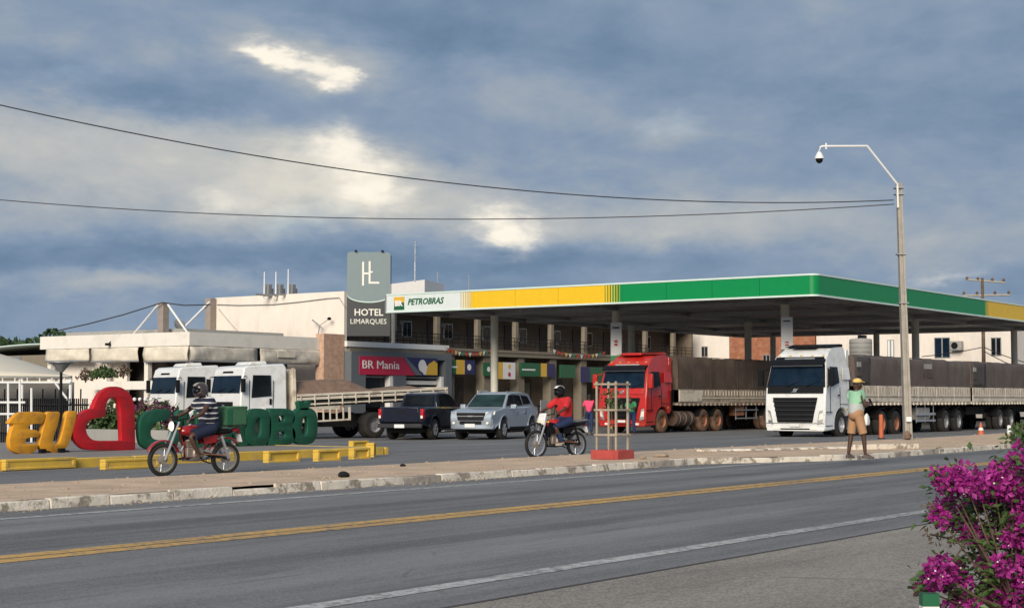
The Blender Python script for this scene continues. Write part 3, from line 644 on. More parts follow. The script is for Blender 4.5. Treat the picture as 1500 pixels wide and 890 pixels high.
for k, (px, py0, py1, lb) in enumerate([(387, 398, 432, 'left white mast of three on the hotel end wall'), (404, 398, 432, 'middle white mast of three on the hotel end wall'), (422, 394, 431, 'right white mast of three on the hotel end wall'), (687, 403, 420, 'thin mast behind the yellow part of the canopy'), (641, 398, 413, 'thin dark rod on the right side of the roof room')]):
    t_ = 101 if k < 3 else 112
    a = onT(px, py1, t_); b = onT(px, py0, t_); zb = HZ-.3 if k != 4 else zt-.05
    o = MB().tube((0, 0, 0), (0, 0, b.z-zb), .055 if k < 3 else .03, .03); o = o.build('antenna_mast', 'whitep' if k < 3 else 'steel', None); o.location = (a.x, a.y, zb); tag(o, lb, 'antenna', 'masts on the hotel roof')
    if k < 3:
        o = MB().bx(-.15, -.15, 0, .15, .15, .75).bx(.2, -.1, 0, .36, .1, .5).bx(-1.2, -.06, 0, -.2, .06, .12); o = o.build('roof_equipment', 'steel', None); o.location = (a.x+.4, a.y, zb+.2)
        tag(o, 'small grey equipment box at the foot of the %s roof mast' % ['left', 'middle', 'right'][k], 'equipment')
# hotel sign
pc = onT(540, 440, 96.5); t = thing('hotel_sign', 'tall hotel sign, grey-green rounded top with white monogram over a charcoal base', 'sign', (pc.x, pc.y, 4.96), YAW-R(90)-math.atan((540-750)/F))
sW, sH = 2.6, onT(540, 369, 96.5).z-4.96; zb = onT(540, 493, 96.5).z-4.96
def signpoly(z0f, z1f): pass
rc_ = .18; zc = zb+(sH-zb)*.505
top = [(-sW/2, sH-rc_), (-sW/2+.05, sH-.05), (-sW/2+rc_, sH), (sW/2-rc_, sH), (sW/2-.05, sH-.05), (sW/2, sH-rc_)]
arc = [(sW/2*math.cos(a), zc-.47*math.sin(a)) for a in [math.pi*k/16 for k in range(17)]]       # right to left, sagging
MB().prism([(x, 0, z) for x, z in top+arc], (0, .22, 0)).build('upper_panel', 'signgrey', t, ang=60)
arcr = [(x, z-.07) for x, z in reversed(arc)]
MB().prism([(x, 0, z) for x, z in [(sW/2, zb+.05), (-sW/2, zb+.05)][::-1][::-1]+[(p[0], p[1]) for p in arcr]], (0, .22, 0)).build('lower_panel', 'signdark', t, smooth=False)
MB().rings([[Vector((x, -.02, z+.0)), Vector((x, -.02, z-.065)), Vector((x, .2, z-.065)), Vector((x, .2, z))] for x, z in arc]).build('pale_band', 'trim', t)
k = sH-zb; mg = MB(); mz = sH-1.92
mg.bx(-.52, -.03, mz-.12, -.40, -.005, mz+1.32); mg.bx(-.13, -.03, mz, -.01, -.005, mz+1.36); mg.bx(-.40, -.03, mz+.56, -.13, -.006, mz+.68); mg.bx(-.01, -.03, mz, .52, -.006, mz+.12); mg.bx(-.01, -.03, mz+.66, .12, -.006, mz+.76)
for v in mg.v: v.x += .12
mg.build('monogram', 'ivory', t, smooth=False)
text('lettering', 'HOTEL', .5, 'ivory', t, (-.84, -.012, zb+1.28), (1, 0, 0), th=.015, bold=.008, width=1.72, height=.42, world=False)
text('lettering', 'LIMARQUES', .4, 'ivory', t, (-1.08, -.012, zb+.78), (1, 0, 0), th=.015, width=2.16, height=.36, world=False)
MB().bx(sW/2+.02, -.02, zb-.1, sW/2+.06, .26, sH-.2).build('side_frame', 'black', t)
for x in (-.78, .82): MB().bx(x-.08, -.16, sH+.01, x+.08, .1, sH+.10).build('spotlight', 'black', t, bevel=.02)
p = onY(575.5, 500, HY-.18); o = MB().tube((0, 0, 4.955), (0, 0, 7.1), .13); o = o.build('sign_pole', 'column', None); o.location = (p.x, p.y, 0); tag(o, 'slim white pole between the hotel sign and the canopy end', 'pole')
# satellite dish and pipe on the end wall
p = onX(468, 478, HX0-.35); t = thing('satellite_dish', 'thin satellite dish bracket on the cream end wall', 'antenna', p)
MB().path([(0.3, 0, -.9), (0, .1, -.5), (-.1, -.1, .05)], .035).build('bracket', 'steel', t); MB().tube((-.1, .5, .42), (-.12, -.35, -.12), .05, .03).build('boom', 'steel', t); MB().ball((-.12, -.9, .45), (.1, .16, .1), 8, 5).build('receiver', 'black', t); MB().tube((-.1, -.1, .05), (-.12, -.9, .45), .02).build('arm', 'steel', t)
pts = [onX(a, b, HX0-.05) for a, b in [(318, 446), (350, 447), (400, 446), (440, 442), (480, 437), (497, 436), (505, 449)]]
tag(MB().path(pts, .03, 5).build('wall_cable', 'steel', None), 'grey cable looping across the top of the cream end wall', 'cable')
pts = [onX(a, b, HX0-.06) for a, b in [(320, 452), (338, 474), (356, 493)]]
tag(MB().path(pts, .02, 5).build('wall_cable', 'steel', None), 'thin wire slanting down the left part of the end wall', 'cable')
# ================================================================ restaurant at the left
RX0, RX1, RY0, RY1 = 61.8, 72.4, 65.0, 77.6; RT, RBt = 5.1, 4.35
rs_ = thing('restaurant_building', 'low cream restaurant with flat roof, deep fascia and rolled canvas awnings', 'building', (RX0, RY0, 0))
def rb(name, m, x0, y0, z0, x1, y1, z1, p=None, lb=None, **k):
    o = MB().bx(x0, y0, z0, x1, y1, z1).build(name, m, p or rs_, world=True, smooth=False, **k)
    if lb: o['label'] = lb
    return o
rb('fascia', 'fasc', RX0, RY0+.004, RBt, RX0+.2, RY1, RT); rb('fascia', 'fasc', RX0+.003, RY0, RBt+.002, RX1, RY0+.2, RT-.002)
rb('flat_roof', 'fasc', RX0+.21, RY0+.21, RT-.5, RX1, RY1, RT-.2)
rb('ceiling', 'hotelwall', RX0+.21, RY0+.21, RBt+.05, RX1, RY1, RBt+.15)
rb('roof_curb', 'tank', RX0+1.5, RY0+2, RT-.19, RX1-1, RY1-.5, RT+.28)
rb('rear_wall', 'hotelwall', RX1-.2, RY0+2.6, -.1, RX1, RY1, RBt)
rb('inner_wall', 'door', RX0+2.4, RY0+2.5, -.1, RX1-.2, RY0+2.7, RBt)
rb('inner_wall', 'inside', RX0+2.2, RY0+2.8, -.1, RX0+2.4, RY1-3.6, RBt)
rb('side_wall', 'cream', RX0+.9, RY1-6.6, -.1, RX0+1.1, RY1-.2, RBt, lb='cream wall below the awnings')
for y in (RY0+.25, RY0+3.55, RY0+7.0, RY1-.7): rb('pillar', 'fasc', RX0+.25, y, -.1, RX0+.55, y+.3, RBt)
for x in (RX0+3.6, RX0+7.2): rb('pillar', 'door', x, RY0+.3, -.1, x+.3, RY0+.6, RBt)
rb('low_wall', 'fasc', RX0+.05, RY0+.5, 1.95, RX0+.24, RY1-4.2, 2.42, lb='white horizontal band wall under the awnings')
def awning(name, a0, a1, side, z0, m):
    mb = MB()
    def fn(u, v):
        a = a0+(a1-a0)*u; z = RBt-.02-(RBt-.02-z0)*v; off = .10+.10*v*math.sin(1.2+v*2)+.04*mnoise.noise(Vector((a*1.4, v*3, 0)))+.03*math.sin(a*2+v*5)
        return Vector((RX0+.12-off, a, z)) if side == 'L' else Vector((a, RY0+.12-off, z))
    mb.grid(fn, 14, 6); o = mb.build(name, m, rs_, world=True); sm = o.modifiers.new('thick', 'SOLIDIFY'); sm.thickness = .03
    r = MB().tube(fn(0, 1), fn(1, 1), .05); r.build('awning_bar', 'steel', o, world=True)
def yl(px): return onX(px, 515, RX0).y
def xr(px): return onY(px, 520, RY0).x
awning('awning', yl(67), yl(130), 'L', 3.62, 'awn'); awning('awning', yl(134), yl(202), 'L', 3.55, 'awn'); awning('awning', yl(210), yl(275), 'L', 3.5, 'awn')
awning('awning', xr(279), xr(377), 'R', 3.5, 'awndirty'); awning('awning', xr(381), xr(473), 'R', 3.5, 'awndirty')
MB().plate([(xr(404), RY0-.14, 3.85), (xr(430), RY0-.14, 3.85), (xr(430), RY0-.14, 4.2), (xr(404), RY0-.14, 4.2)], .02).build('awning_print', 'awn', rs_, world=True)
rb('cladding', 'brickp', RX1+.01, RY0-.35, -.1, HX0-.05, RY0+.3, 5.35, lb='rough brick-coloured wall panel')
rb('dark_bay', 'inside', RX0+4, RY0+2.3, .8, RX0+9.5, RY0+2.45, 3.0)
for k in range(4): rb('poster', ['whitep', 'navyp', 'flagr', 'whitep'][k], RX0+7.2+k*.75, RY0+2.22, 3.05, RX0+7.7+k*.75, RY0+2.28, 3.35)
# wall lamp on the fascia
o = MB().box((0, 0, 0), (.3, .16, .14)).tube((0, 0, 0), (.25, 0, .2), .03); o = o.build('wall_lamp', 'black', None, bevel=.02); p = onX(158, 504, RX0-.2); o.location = p; tag(o, 'black floodlight on the cream restaurant fascia', 'lamp')
# masts with struts and cable on the roof
pm = onX(239, 486, RX0+.9); 
t = thing('roof_mast', 'grey-brown mast with two white struts on the restaurant roof', 'mast', (pm.x, pm.y, RT-.2)); zt2 = onX(239, 443, RX0+.9).z-(RT-.2)
MB().bx(-.22, -.22, 0, .22, .22, zt2).build('post', 'post', t)
def rel(px, py, X): return onX(px, py, X)-Vector((pm.x, pm.y, RT-.2))
for (a, b) in (((232, 446), (191, 487)), ((246, 446), (278, 487))):
    MB().tube(rel(*a, RX0+.7), Vector((*rel(*b, RX0+.7).xy, 0)), .06).build('strut', 'whitep', t)
p2 = onX(308, 489, HX0-.3); o = MB().bx(-.25, -.25, 0, .25, .25, onX(308, 437, HX0-.3).z-4.0); o = o.build('corner_post', 'post', None); o.location = (p2.x, p2.y, 4.0); tag(o, 'brown square post at the left end of the cream end wall', 'post')
a = onX(307, 442, HX0-.6); b = onX(262, 487, HX0-.9); tag(MB().tube(a, b, .07).build('roof_strut', 'whitep', None), 'white slanting strut leaning on the brown corner post', 'strut')
pts = [onT(x, y, 90) for x, y in [(85, 484), (130, 474), (180, 461), (238, 443), (270, 447), (308, 446)]]
tag(MB().path(pts, .035, 5).build('roof_cable', 'cable', None), 'black cable running over the masts of the restaurant roof', 'cable')
p = onT(262, 476, 91); o = MB().lathe([(.05, 0), (.34, .07), (.36, .1)], (0, 0, 0), 'x', 14).tube((0, 0, 0), (.3, 0, -.6), .03); o = o.build('satellite_dish', 'steel', None); o.location = p; o.rotation_euler = (0, R(-25), R(15)); tag(o, 'small grey satellite dish on the restaurant roof', 'antenna')
# low outbuilding with curved green-edged roof left of the restaurant
X = 66.0; a, b = onX(118, 500, X), onX(-60, 500, X)
t = thing('outbuilding', 'pale building with a low curved roof left of the restaurant', 'building', (X, a.y, 0))
MB().bx(X, a.y, -.1, X+6, b.y, 4.2).build('walls', 'hotelcol', t, world=True, smooth=False)
MB().grid(lambda u, v: Vector((X-.3+6.6*u, a.y+(b.y-a.y)*v, 4.3+.9*math.sin(math.pi*(1-v)**.8*.55)*(1-.2*u)-(.35*(1-v)))), 4, 16).build('roof', 'trim', t, world=True).modifiers.new('s', 'SOLIDIFY').thickness = .08
pp = onX(16, 514, X-.05); MB().bx(X-.06, pp.y, 3.95, X-.01, pp.y-1.0, 4.15).build('vent', 'steel', t, world=True)
# tree mass behind at the far left
def leafcloud(n, fn, size, rnd, flatz=.6):
    mb = MB()
    for _ in range(n):
        p = fn(); s = size*(.6+.8*rnd.random()); a = Vector((rnd.uniform(-1, 1), rnd.uniform(-1, 1), rnd.uniform(-1, 1))).normalized(); b = a.orthogonal().normalized()
        c = a.cross(b); th = rnd.random()*6.28; u = (b*math.cos(th)+c*math.sin(th)); w = a.cross(u)
        mb.add([p-u*s, p+w*s*.5+a*s*.1, p+u*s, p-w*s*.5+a*s*.1], [(0, 1, 2, 3)])
    return mb
def tree(px, t, h, r, lb, ztop, n=1500, cat='tree', group=None, seed=1, m='hill'):
    rr = random.Random(seed); p = onT(px, 585, t); e = thing('tree', lb, cat, (p.x, p.y, -.2), 0, group)
    tk = MB().path([(0, 0, 0), (.1, .1, h*.3), (0, .2, h*.6)], [.3, .22, .1], 8)
    for k in range(5):
        a = k*1.26; tk.path([(.05, .1, h*(.3+.04*k)), (math.cos(a)*r*.3, math.sin(a)*r*.3, h*.6), (math.cos(a)*r*.6, math.sin(a)*r*.6, h*.8)], [.12, .08, .03], 5)
    tk.build('trunk', 'bark', e); cs = [(Vector((rr.uniform(-.6, .6)*r, rr.uniform(-.6, .6)*r, h*rr.uniform(.5, .85))), r*rr.uniform(.3, .55)) for _ in range(12)]
    def fn():
        c, q = rr.choice(cs); v = Vector((rr.gauss(0, 1), rr.gauss(0, 1), rr.gauss(0, 1))).normalized()*q*rr.uniform(.6, 1.05); v.z *= .7; return c+v
    leafcloud(n, fn, .32, rr).build('crown', m, e, fix=False, smooth=False)
for i, (px, t_, y, r) in enumerate([(-12, 125, 502, 3.8), (26, 130, 500, 3.4), (54, 122, 495, 3.4), (78, 128, 489, 3.1), (102, 124, 494, 2.4)]):
    h = (585-y)/F*t_+CAMZ+.2; tree(px, t_, h*1.08, r, ['green treetop at the left edge of the picture', 'low part of the tree line above the curved roof', 'green crown left of the restaurant fascia', 'dark green crown rising just left of the restaurant roof', 'green crown showing behind the restaurant roof corner'][i], 0, 1700, group='trees behind the outbuilding', seed=i)
# tent, gate frame and fence at the far left
tt = thing('shade_tent', 'cream membrane tent with sagging roof on white posts', 'tent', (*onT(0, 640, 60).xy, -.1)); tb = BASE[tt.name]
rt = Vector(RIGHT); vw = Vector(VIEW)
c0 = onT(-75, 585, 60); 
def tp(u, v):                                               # u across the picture, v from front eave to ridge to back eave
    q = abs(2*v-1); sx = -80+u*185; x = Vector((onT(sx, 585, 58+v*7).xy[:])).to_3d()
    hh = 3.35*(1-u)**1.0; peak = 3.55-1.3*u**1.7; z = 2.25+(peak-2.25)*(1-q**1.6)-.12*math.sin(math.pi*u)*(1-q)
    x.z = z; return x
o = MB().grid(tp, 24, 14).build('membrane', 'tent', tt, world=True); o.modifiers.new('s', 'SOLIDIFY').thickness = .04
for sx in (-60, 32, 103):
    for tv in (58.2, 64.6):
        p = onT(sx, 585, tv); MB().tube((p.x, p.y, -.1), (p.x, p.y, 2.25), .06).build('post', 'whitep', tt, world=True)
pa, pb = onT(-60, 585, 58.1), onT(103, 585, 58.1)
mb = MB().tube((pa.x, pa.y, 2.2), (pb.x, pb.y, 2.2), .045).tube((pa.x, pa.y, 2.0), (pb.x, pb.y, 2.0), .045)
for k in range(9): p = pa.lerp(pb, (k+.5)/9); mb.tube((p.x, p.y, 2.0), (p.x, p.y, 2.2), .025)
mb.build('truss', 'whitep', tt, world=True); c1, c2 = onT(-70, 585, 66), onT(108, 585, 66); MB().prism([(c1.x, c1.y, 0), (c2.x, c2.y, 0), (c2.x+.1, c2.y+.1, 0), (c1.x+.1, c1.y+.1, 0)], (0, 0, 2.1)).build('back_shade_sheet', 'tentshade', tt, world=True)  # dark sheet added behind the posts to stand for the dim space under the tent
p = onT(80, 585, 58.1); MB().tube((p.x, p.y, 2.0), (pb.x, pb.y, 1.25), .04).build('brace', 'whitep', tt, world=True)
t = thing('goalpost', 'thin white goalpost-like pipe frame in front of the tent', 'frame', (*onT(10, 640, 50).xy, .14))
for (x0, y0, x1, y1) in [(12, 560, 12, 652), (29, 555, 29, 652), (46, 568, 46, 652), (0, 589, 37, 589), (-20, 606, 46, 606)]:
    a, b = onT(x0, y0, 47), onT(x1, y1, 47); a.z = max(a.z, .14); b.z = max(b.z, .14); MB().tube(a, b, .035, n=6).build('pipe', 'whitep', t, world=True)
t = thing('picket_fence', 'black picket fence behind the orange letters', 'fence', (*onT(60, 640, 56).xy, -.1))
for k in range(46):
    p = onT(-12+k*3.1, 585, 55.5); h = 1.42 if k % 6 else 1.75
    MB().bx(p.x-.018, p.y-.018, -.1, p.x+.018, p.y+.018, h).build('picket' if k % 6 else 'fence_post', 'black', t, world=True)
for z in (.25, 1.2): a, b = onT(-12, 585, 55.45), onT(130, 585, 55.45); MB().tube((a.x, a.y, z), (b.x, b.y, z), .03).build('rail', 'black', t, world=True)
t = thing('street_lamp', 'thin black street lamp with inverted cone head beside the tent', 'street lamp', (*onT(88, 640, 53).xy, .0)); lz = onT(88, 545, 53).z; zt3 = onT(88, 531, 53).z
MB().tube((0, 0, -.1), (0, 0, lz), .06, .045).build('pole', 'black', t); MB().lathe([(.06, lz), (.30, zt3-.03), (.42, zt3), (.42, zt3+.03)], (0, 0, 0), n=14).build('lamp_head', 'steel', t)
# pot plants, shrubs and flower bed behind the letters
def shrub(name, px, t_, z0, h, r, lb, m='leaf', n=350, size=.09, seed=1, fl=0, cat='shrub', group=None, pot=False):
    rr = random.Random(seed); p = onT(px, 585, t_); e = thing(name, lb, cat, (p.x, p.y, z0), 0, group)
    st = MB()
    for k in range(6):
        a = k*1.05+seed; st.path([(0, 0, 0), (math.cos(a)*r*.3, math.sin(a)*r*.3, h*.5), (math.cos(a)*r*.7, math.sin(a)*r*.7, h*.85)], [.03, .02, .01], 5)
    st.build('stem', 'bark', e)
    def fn():
        v = Vector((rr.gauss(0, .5), rr.gauss(0, .5), 0))*r; return Vector((v.x, v.y, h*(.15+.85*rr.random()*max(.2, 1-v.length/r*.5))))
    leafcloud(n, fn, size, rr).build('foliage', m, e, fix=False, smooth=False)
    if fl: leafcloud(fl, fn, size*.7, rr).build('blossoms', 'bractdark', e, fix=False, smooth=False)
    if pot: MB().lathe([(.14, -.35), (.24, -.02), (.26, 0)], (0, 0, 0), n=12).build('pot', 'brickp', e)
shrub('potted_plant', 152, 82, 2.42, .72, .62, 'green potted plant on the white band wall of the restaurant', n=420, size=.11, seed=2, cat='plant')
shrub('potted_plant', 125, 82, 2.25, .85, .4, 'brown-leaved hanging plant left of the green one', m='bark', n=160, seed=3, cat='plant')
shrub('potted_plant', 180, 82, 2.45, .8, .35, 'dark plant right of the green one on the band wall', m='bark', n=140, seed=4, cat='plant')
for i, (px, h, r) in enumerate([(142, 1.5, .8), (158, 1.75, .8), (178, 1.4, .7), (208, 1.2, .8)]):
    shrub('garden_shrub', px, 56, -.1, h, r, ['shrub seen through the left part of the red heart', 'tallest shrub inside the red heart outline', 'shrub behind the right edge of the red heart', 'shrub between the heart and the green letter C'][i], m='leaf', n=520, size=.10, seed=11+i, group='shrubs behind the letters')
for i, px in enumerate((208, 226, 204+40)):
    shrub('flowering_bush', px, 60, .15, 1.3, .7, ['magenta flowering bush left of the first white lorry', 'magenta flowering bush touching the first white lorry', 'magenta flowering bush behind the first white lorry'][i], m='leaf2', n=160, fl=330, size=.09, seed=30+i, group='flowering bushes by the restaurant')
t = thing('planter_wall', 'low pale planter wall behind the red heart', 'wall', (*onT(160, 640, 53).xy, -.1)); a, b = onT(120, 585, 53), onT(250, 585, 50.5)
MB().prism([(a.x, a.y, 0), (b.x, b.y, 0), (b.x+.1, b.y+.2, 0), (a.x+.1, a.y+.2, 0)], (0, 0, .42)).build('wall', 'tank', t, world=True)
# dots of light bulbs above the flowers
t = thing('string_of_bulbs', 'row of white globes on a wire above the magenta bushes', 'lights', onT(200, 585, 62))
for k in range(5): p = onT(197+k*8, 584.5, 62); MB().ball(p, .075, 8, 5).build('globe', 'whitep', t, world=True)
a, b = onT(190, 583, 62), onT(236, 583, 62); MB().tube(a, b, .015).build('wire', 'cable', t, world=True)
# ================================================================ far buildings at the right, behind the canopy
BX = 121.0
def yx(px): return onX(px, 510, BX).y
def house(px0, px1, h, m, lb, dep=9, X=None):
    X = X or BX; y0, y1 = yx(px0), yx(px1); t = thing('house', lb, 'building', (X, y1, 0))
    MB().bx(X, y1, -.1, X+dep, y0, h).build('walls', m, t, world=True, smooth=False); MB().bx(X-.15, y1-.05, h, X+dep, y0+.05, h+.15).build('roof', 'fasc', t, world=True, smooth=False); return t
def hwin(t, px0, px1, z0, z1, m='glass'):
    a, b = yx(px0), yx(px1); f = MB().bx(BX-.05, b, z0, BX-.005, a, z1).build('window', 'steel', t, world=True, smooth=False); n = 2
    for k in range(n): q0 = b+(a-b)*k/n+.06; q1 = b+(a-b)*(k+1)/n-.06; MB().bx(BX-.08, q0, z0+.07, BX-.055, q1, z1-.07).build('pane', m, f, world=True, smooth=False)
h1 = house(1013, 1068, 8.2, 'cream', 'cream rendered house seen under the canopy left of the brick one'); hwin(h1, 1028, 1037, 5, 5.9)
h2 = house(1069, 1194, 8.0, 'brick', 'raw red brick house seen under the canopy'); hwin(h2, 1118, 1128, 4.3, 5.1)
h3 = house(1196, 1482, 8.2, 'cream', 'long cream house seen under the right half of the canopy', 10); hwin(h3, 1340, 1347, 4.0, 6.0); hwin(h3, 1369, 1392, 4.6, 6.2, 'glassb'); hwin(h3, 1452, 1467, 4.7, 6.1)
hwin(h3, 1300, 1310, 4.4, 6.1, 'whitep')
p = onX(1401, 506, BX-.5); t = thing('air_conditioner', 'air conditioner unit on the cream house wall', 'air conditioner', p); MB().bx(-.2, -.45, -.35, .3, .45, .35).build('casing', 'tank', t, bevel=.04); MB().lathe([(.26, -.24), (.26, -.205)], (0, .08, 0), 'x', 16).build('fan_grille', 'black', t)
p = onX(1261, 522, 114); t = thing('water_tank', 'round grey water tank on a stand behind the white lorry', 'water tank', (p.x, p.y, 0)); zz = p.z; r = .85
mb = MB().lathe([(r, zz), (r, zz+1.25), (r*.9, zz+1.33), (r*.3, zz+1.38)], n=24); mb.build('drum', 'tank', t)
for k in range(3): MB().lathe([(r+.01, zz+.3+k*.35), (r+.025, zz+.33+k*.35), (r+.01, zz+.36+k*.35)], n=24, caps=False).build('hoop', 'steel', t)
MB().bx(-1, -1, zz-.25, 1, 1, zz-.003).build('platform', 'concrete', t)
for a in (-.85, .85):
    for b in (-.85, .85): MB().bx(a-.1, b-.1, -.1, a+.1, b+.1, zz-.252).build('leg', 'concrete', t)
MB().path([(-.5, 0, zz+1.2), (-.5, 0, zz+1.75), (-.1, 0, zz+1.75), (-.1, 0, zz+1.3)], .05).build('pipe', 'black', t); MB().bx(.2, -.2, zz+1.3, .7, .3, zz+1.62).build('valve_box', 'black', t)
p = onX(1441, 530, 113.5); t = thing('utility_pole', 'wooden power pole with cross-arms behind the canopy', 'utility pole', (p.x, p.y, -.1)); zt4 = onX(1437, 407, 113.5).z+.1
MB().tube((0, 0, 0), (0, 0, zt4), .17, .11).build('pole', 'bark', t)
for (z, w, sl) in ((zt4-.25, 1.55, .25), (zt4-1.25, 1.9, -.02)):
    d = Vector((.45, -.9, 0)); a_ = MB().tube(d*-w*.72+Vector((0, 0, sl*.6)), d*w+Vector((0, 0, -sl*.4)), .07); 
    for v in a_.v: v.z += z
    c = a_.build('crossarm', 'concrete', t)
    for k in (-.68, -.2, .45, .95): q = d*w*k; MB().lathe([(.09, z+.08), (.12, z+.18), (.05, z+.30)], (q.x, q.y, -sl*k*.4), n=8).build('insulator', 'bark', c)
for k, (x0, y0, x1, y1) in enumerate([(1350, 522, 1441, 508), (1441, 508, 1500, 530), (1441, 514, 1500, 542)]):
    tag(MB().path([onX(x0+(x1-x0)*u, y0+(y1-y0)*u+6*u*(1-u), 113.4) for u in (0, .25, .5, .75, 1)], .03, 4).build('service_wire', 'cable', None), ['service wire running left from the wooden power pole', 'upper service wire running right from the power pole', 'lower service wire running right from the power pole'][k], 'wire')
# ================================================================ concrete pole with camera, two overhead wires
pb = onZ(1330, 644, .1); pb = Vector((pb.x, pb.y, .1)); t_ = pb.dot(VIEW)
pt_ = onT(1316.5, 268, t_); t = thing('concrete_pole', 'tall tapered concrete pole with camera arm on the dirt strip', 'pole', pb)
def H(a): return a
top = pt_-pb; mb = MB(); rs = []
for k in range(9):
    u = k/8; w = .155-.055*u; q = top*u
    ring = [(-w*.75, -w), (-w*.25, -w), (-w*.18, -w*.7), (w*.18, -w*.7), (w*.25, -w), (w*.75, -w), (w*.75, w), (w*.25, w), (w*.18, w*.7), (-w*.18, w*.7), (-w*.25, w), (-w*.75, w)]
    rs.append([q+RIGHT*a+VIEW*b for a, b in ring])
mb.rings(rs); mb.build('shaft', 'concrete', t, ang=20)
for z in (.02, .045, .28, .47): q = top*(1-z); MB().box(q, (.30, .34, .035), Matrix.Rotation(YAW-R(90), 3, 'Z')).build('steel_band', 'steel', t)
q = top*.08; MB().box(q-VIEW*.2, (.18, .10, .16), Matrix.Rotation(YAW-R(90), 3, 'Z')).build('junction_box', 'whitep', t, bevel=.02)
q = top*.088-VIEW*.26; 
ar = MB(); P_ = [onT(1313.5, 305, t_)-pb-VIEW*.16, onT(1313, 271, t_)-pb-VIEW*.16, onT(1265, 217.5, t_)-pb-VIEW*.5, onT(1203, 220, t_)-pb-VIEW*.8]
arm = ar.path(P_, .038, 8).build('arm', 'whitep', t); P3 = P_[3]
c = MB().lathe([(.085, 0), (.085, .03)], (0, 0, 0), 'x', 12); 
c = MB().path([P3, P3-RIGHT*.12, P3-RIGHT*.2-Vector((0, 0, .04)), P3-RIGHT*.22-Vector((0, 0, .2))], .035, 8).path([P3+Vector((0, 0, .1)), P3-Vector((0, 0, .1))], .03, 6); hd = P3-RIGHT*.22-Vector((0, 0, .18))
c.lathe([(.05, 0), (.09, -.06), (.14, -.16), (.15, -.22)], hd, n=14); co = c.build('camera_housing', 'whitep', arm)
MB().ball(hd-Vector((0, 0, .24)), (.115, .115, .13), 12, 8).build('camera_dome', 'black', arm)
mb = MB()
MB().ball(top*.055-VIEW*.2-Vector((0, 0, .3)), .08, 8, 5).build('insulator', 'black', t)
MB().lathe([(.02, 0), (.10, .05), (.12, .2), (.03, .28)], top*.06*0+Vector((-.25, -.05, .02))-VIEW*.1, n=8).build('base_debris', 'soil', t)
pw = pb+top
for (ax, ay, tt_, px, py, sag, lb) in [(-30, 147, 40, 1309, 293, .90, 'upper overhead wire running left from the concrete pole'), (-30, 290, 58, 1310, 299, .62, 'lower overhead wire running left from the concrete pole')]:
    a = onT(px, py, t_); b = onT(ax, ay, tt_); pts = []
    for k in range(41):
        u = k/40*1.3; q = a.lerp(b, u); q.z -= sag*4*u*(1-u); pts.append(q)
    tag(MB().path(pts, .017, 5).build('overhead_wire', 'cable', None), lb, 'wire')
# ================================================================ big letters on the plaza
YL = 30.5
def chaikin(P, it=2):
    for _ in range(it):
        Q = []
        for i in range(len(P)):
            a, b = P[i], P[(i+1) % len(P)]; Q += [(a[0]*.75+b[0]*.25, a[1]*.75+b[1]*.25), (a[0]*.25+b[0]*.75, a[1]*.25+b[1]*.75)]
        P = Q
    return P
def glyph(name, loops, m, label, group, cat='letter', depth=.15, it=2, parts=()):
    def conv(lp): return [onY(x+2.5, y, YL) for x, y in (chaikin(lp, it) if it else lp)]
    L = [conv(l) for l in loops]; zmin = min(p.z for p in L[0]); ox = sum(p.x for p in L[0])/len(L[0])
    cu = bpy.data.curves.new('g', 'CURVE'); cu.dimensions = '2D'; cu.fill_mode = 'BOTH'; cu.extrude = depth/2-.012; cu.bevel_depth = .012; cu.bevel_resolution = 1
    for lp in L:
        sp = cu.splines.new('POLY'); sp.points.add(len(lp)-1); sp.use_cyclic_u = True
        for q, p in zip(sp.points, lp): q.co = (p.x-ox, p.z-zmin, 0, 1)
    me = curve_mesh(cu); me.name = name
    for v in me.vertices: v.co = Vector((v.co.x, depth/2-v.co.z, v.co.y))
    bm = bmesh.new(); bm.from_mesh(me); bmesh.ops.remove_doubles(bm, verts=bm.verts, dist=.0005); bm.normal_update(); bmesh.ops.recalc_face_normals(bm, faces=bm.faces); bm.to_mesh(me); bm.free()
    me.shade_smooth(); me.set_sharp_from_angle(angle=R(35))
    me.materials.clear(); me.materials.append(MT[m]); o = bpy.data.objects.new(name, me); COL.objects.link(o); o.location = (ox, YL, max(zmin, .142)); BASE[o.name] = Vector(o.location)
    return tag(o, label, cat, group)
def z6(P): return [(x/6.357, 560+y/6.357) for x, y in P]
def z2(P): return [(200+x/4.047, 500+y/4.047) for x, y in P]
GR = 'giant letters and heart of the town sign'
glyph('giant_letter', [z6([(70,385),(88,358),(110,335),(140,305),(170,285),(240,279),(405,280),(400,330),(385,383),(300,382),(262,395),(250,415),(245,442),(350,452),(345,508),(240,512),(218,540),(222,575),(260,582),(345,575),(325,625),(285,658),(200,667),(125,650),(85,610),(78,540),(92,470),(110,420),(125,388)])], 'orangel', 'orange giant letter E, leftmost of the sign', GR)
glyph('giant_letter', [z6([(425,280),(485,279),(545,280),(535,330),(520,400),(480,520),(472,560),(495,586),(540,575),(560,520),(590,400),(615,275),(660,272),(700,275),(690,350),(655,480),(620,590),(570,635),(480,660),(400,650),(362,610),(360,560),(385,460),(410,370)])], 'orangel', 'orange giant letter U between the E and the heart', GR)
glyph('giant_heart', [z6([(1240,645),(1242,640),(1240,450),(1237,250),(1215,150),(1150,85),(1080,58),(1000,66),(930,110),(885,180),(858,262),(848,270),(790,278),(720,330),(680,400),(663,480),(690,560),(745,622),(800,645),(1000,648),(1238,647)]),
    z6([(1122,562),(1124,558),(1118,400),(1110,240),(1080,170),(1030,152),(985,180),(968,240),(965,325),(955,338),(880,345),(810,370),(780,430),(790,500),(835,553),(890,566),(1000,566),(1118,564)])], 'redl', 'large red outline heart between the U and the green letters', GR, 'heart')
